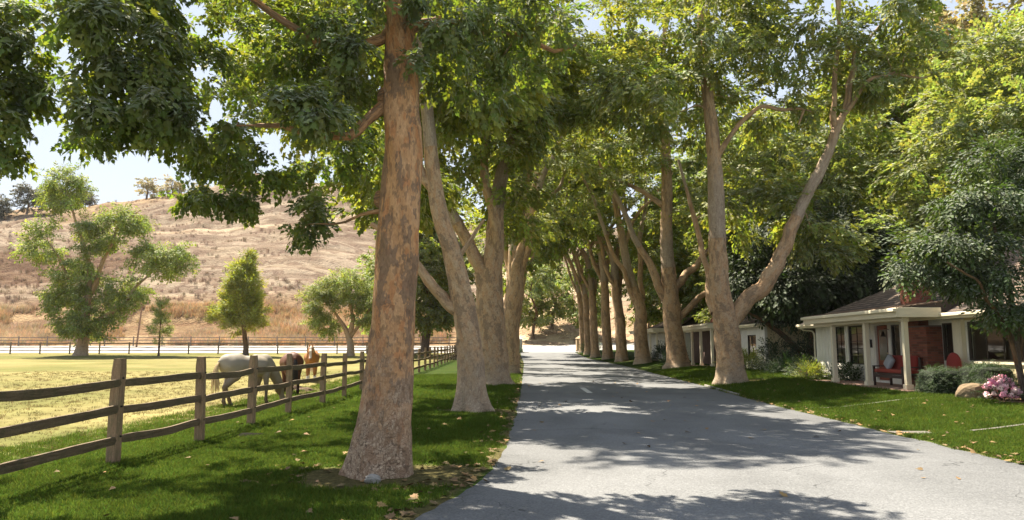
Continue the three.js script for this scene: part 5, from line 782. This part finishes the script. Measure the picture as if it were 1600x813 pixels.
// planting before the houses
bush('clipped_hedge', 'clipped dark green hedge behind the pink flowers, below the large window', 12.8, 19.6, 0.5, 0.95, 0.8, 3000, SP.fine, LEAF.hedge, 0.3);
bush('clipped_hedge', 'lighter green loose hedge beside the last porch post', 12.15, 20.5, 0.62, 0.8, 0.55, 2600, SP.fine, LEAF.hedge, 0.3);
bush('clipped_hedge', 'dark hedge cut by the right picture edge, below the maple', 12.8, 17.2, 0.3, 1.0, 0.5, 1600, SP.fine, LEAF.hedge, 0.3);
{
  const b = bush('flowering_shrub', 'shrub covered in pink blossom heads beside the tan boulder', 12.1, 18.0, 0.36, 0.52, 0.36, 130, SP.fine, LEAF.hedge, 0.45), fl = new THREE.IcosahedronGeometry(0.034, 1), ms = [[0.75, 0.30, 0.38], [0.80, 0.45, 0.50], [0.70, 0.22, 0.34], [0.8, 0.55, 0.5]].map((c) => mat(c, 0.8));
  const petal = []; for (let i = 0; i < 9; i++) { const g = fl.clone(); const a = rr(0, 6.28), e = rr(-0.2, 1.3); g.translate(Math.cos(a) * Math.cos(e) * 0.045, Math.sin(e) * 0.045, Math.sin(a) * Math.cos(e) * 0.045); petal.push(g); } const head = merge(petal);
  for (let i = 0; i < 90; i++) { const a = rr(0, 6.28), e = rr(0.05, 1.4), k = rr(0.85, 1.05), f = part('blossom', head, ms[i % 4], b); f.position.set(Math.cos(a) * Math.cos(e) * 0.40 * k, 0.08 + Math.sin(e) * 0.5 * k, Math.sin(a) * Math.cos(e) * 0.40 * k); f.rotation.set(rr(0, 3), rr(0, 3), 0); f.scale.setScalar(rr(0.7, 1.2)); }
}
const beds = [[12.6, 31.2, 0.5, 0.6, 'grey leaved shrub at the left corner of the nearest house'], [12.3, 29.9, 0.35, 0.45, 'low green shrub left of the first porch post'], [13.0, 28.2, 0.35, 0.4, 'small green shrub below the paned porch windows'], [12.9, 34.2, 0.6, 0.6, 'round dark shrub under the dark evergreen'], [13.2, 36.2, 0.8, 1.6, 'tall dark shrub filling the gap between two houses'], [14.6, 35.6, 1.0, 1.9, 'darkest big shrub in the gap between two houses'], [12.6, 38.6, 0.6, 0.8, 'green shrub below the second house window'], [12.4, 41, 0.6, 0.9, 'yellow-green shrub right of the big Y trunk'], [11.6, 51.5, 0.7, 1.0, 'dark shrub at the far end of the second porch'], [11.9, 57, 0.8, 1.2, 'dark shrub between the far right houses'], [9.6, 88, 1.2, 1.3, 'low dark shrub at the foot of the tan gate pillar'], [0.6, 88.6, 0.5, 0.7, 'low shrub before the white gate pillar']];
beds.forEach(([x, Z, r, hh, label], i) => bush('garden_shrub', label, x, Z, r, hh, r, 110 + 90 * r, SP.fine, [LEAF.maple, LEAF.row, LEAF.hedge, LEAF.hedge, LEAF.dark, LEAF.dark, LEAF.row, LEAF.light, LEAF.hedge, LEAF.dark, LEAF.hedge, LEAF.hedge][i], 0.6 + 0.4 * r));
{ // potted geraniums at the house corner
  const b = gp(12.35, 30.7), r = thing('flower_pot', 'red clay flower pot with leaves at the left porch end', 'plant pot', b); part('pot', new THREE.LatheGeometry([[0, 0], [0.12, 0], [0.17, 0.26], [0.19, 0.26], [0.19, 0.3], [0.16, 0.3], [0.15, 0.2], [0, 0.2]].map((p) => new THREE.Vector2(...p)), 20), mat([0.4, 0.06, 0.04], 0.7), r);
  const list = []; for (let i = 0; i < 50; i++) { const a = rr(0, 6.28), d = new THREE.Vector3(Math.cos(a), rr(0.3, 1.2), Math.sin(a)); list.push({ M: sprayMatrix(new THREE.Vector3(Math.cos(a) * 0.1, 0.25 + rr(0, 0.15), Math.sin(a) * 0.1), d, new THREE.Vector3(0, 1, 0.2), rr(0.4, 0.6)), k: rr(0.7, 1.2) }); } scatter('foliage', r, SP.fine, LEAF.maple, list);
}

// ---------------------------------------------------------------- draw
const renderer = new THREE.WebGLRenderer({ antialias: true });
renderer.setSize(1024, 520);
renderer.toneMapping = THREE.LinearToneMapping; renderer.toneMappingExposure = EXPOSURE;
renderer.shadowMap.enabled = true;
renderer.render(scene, camera);
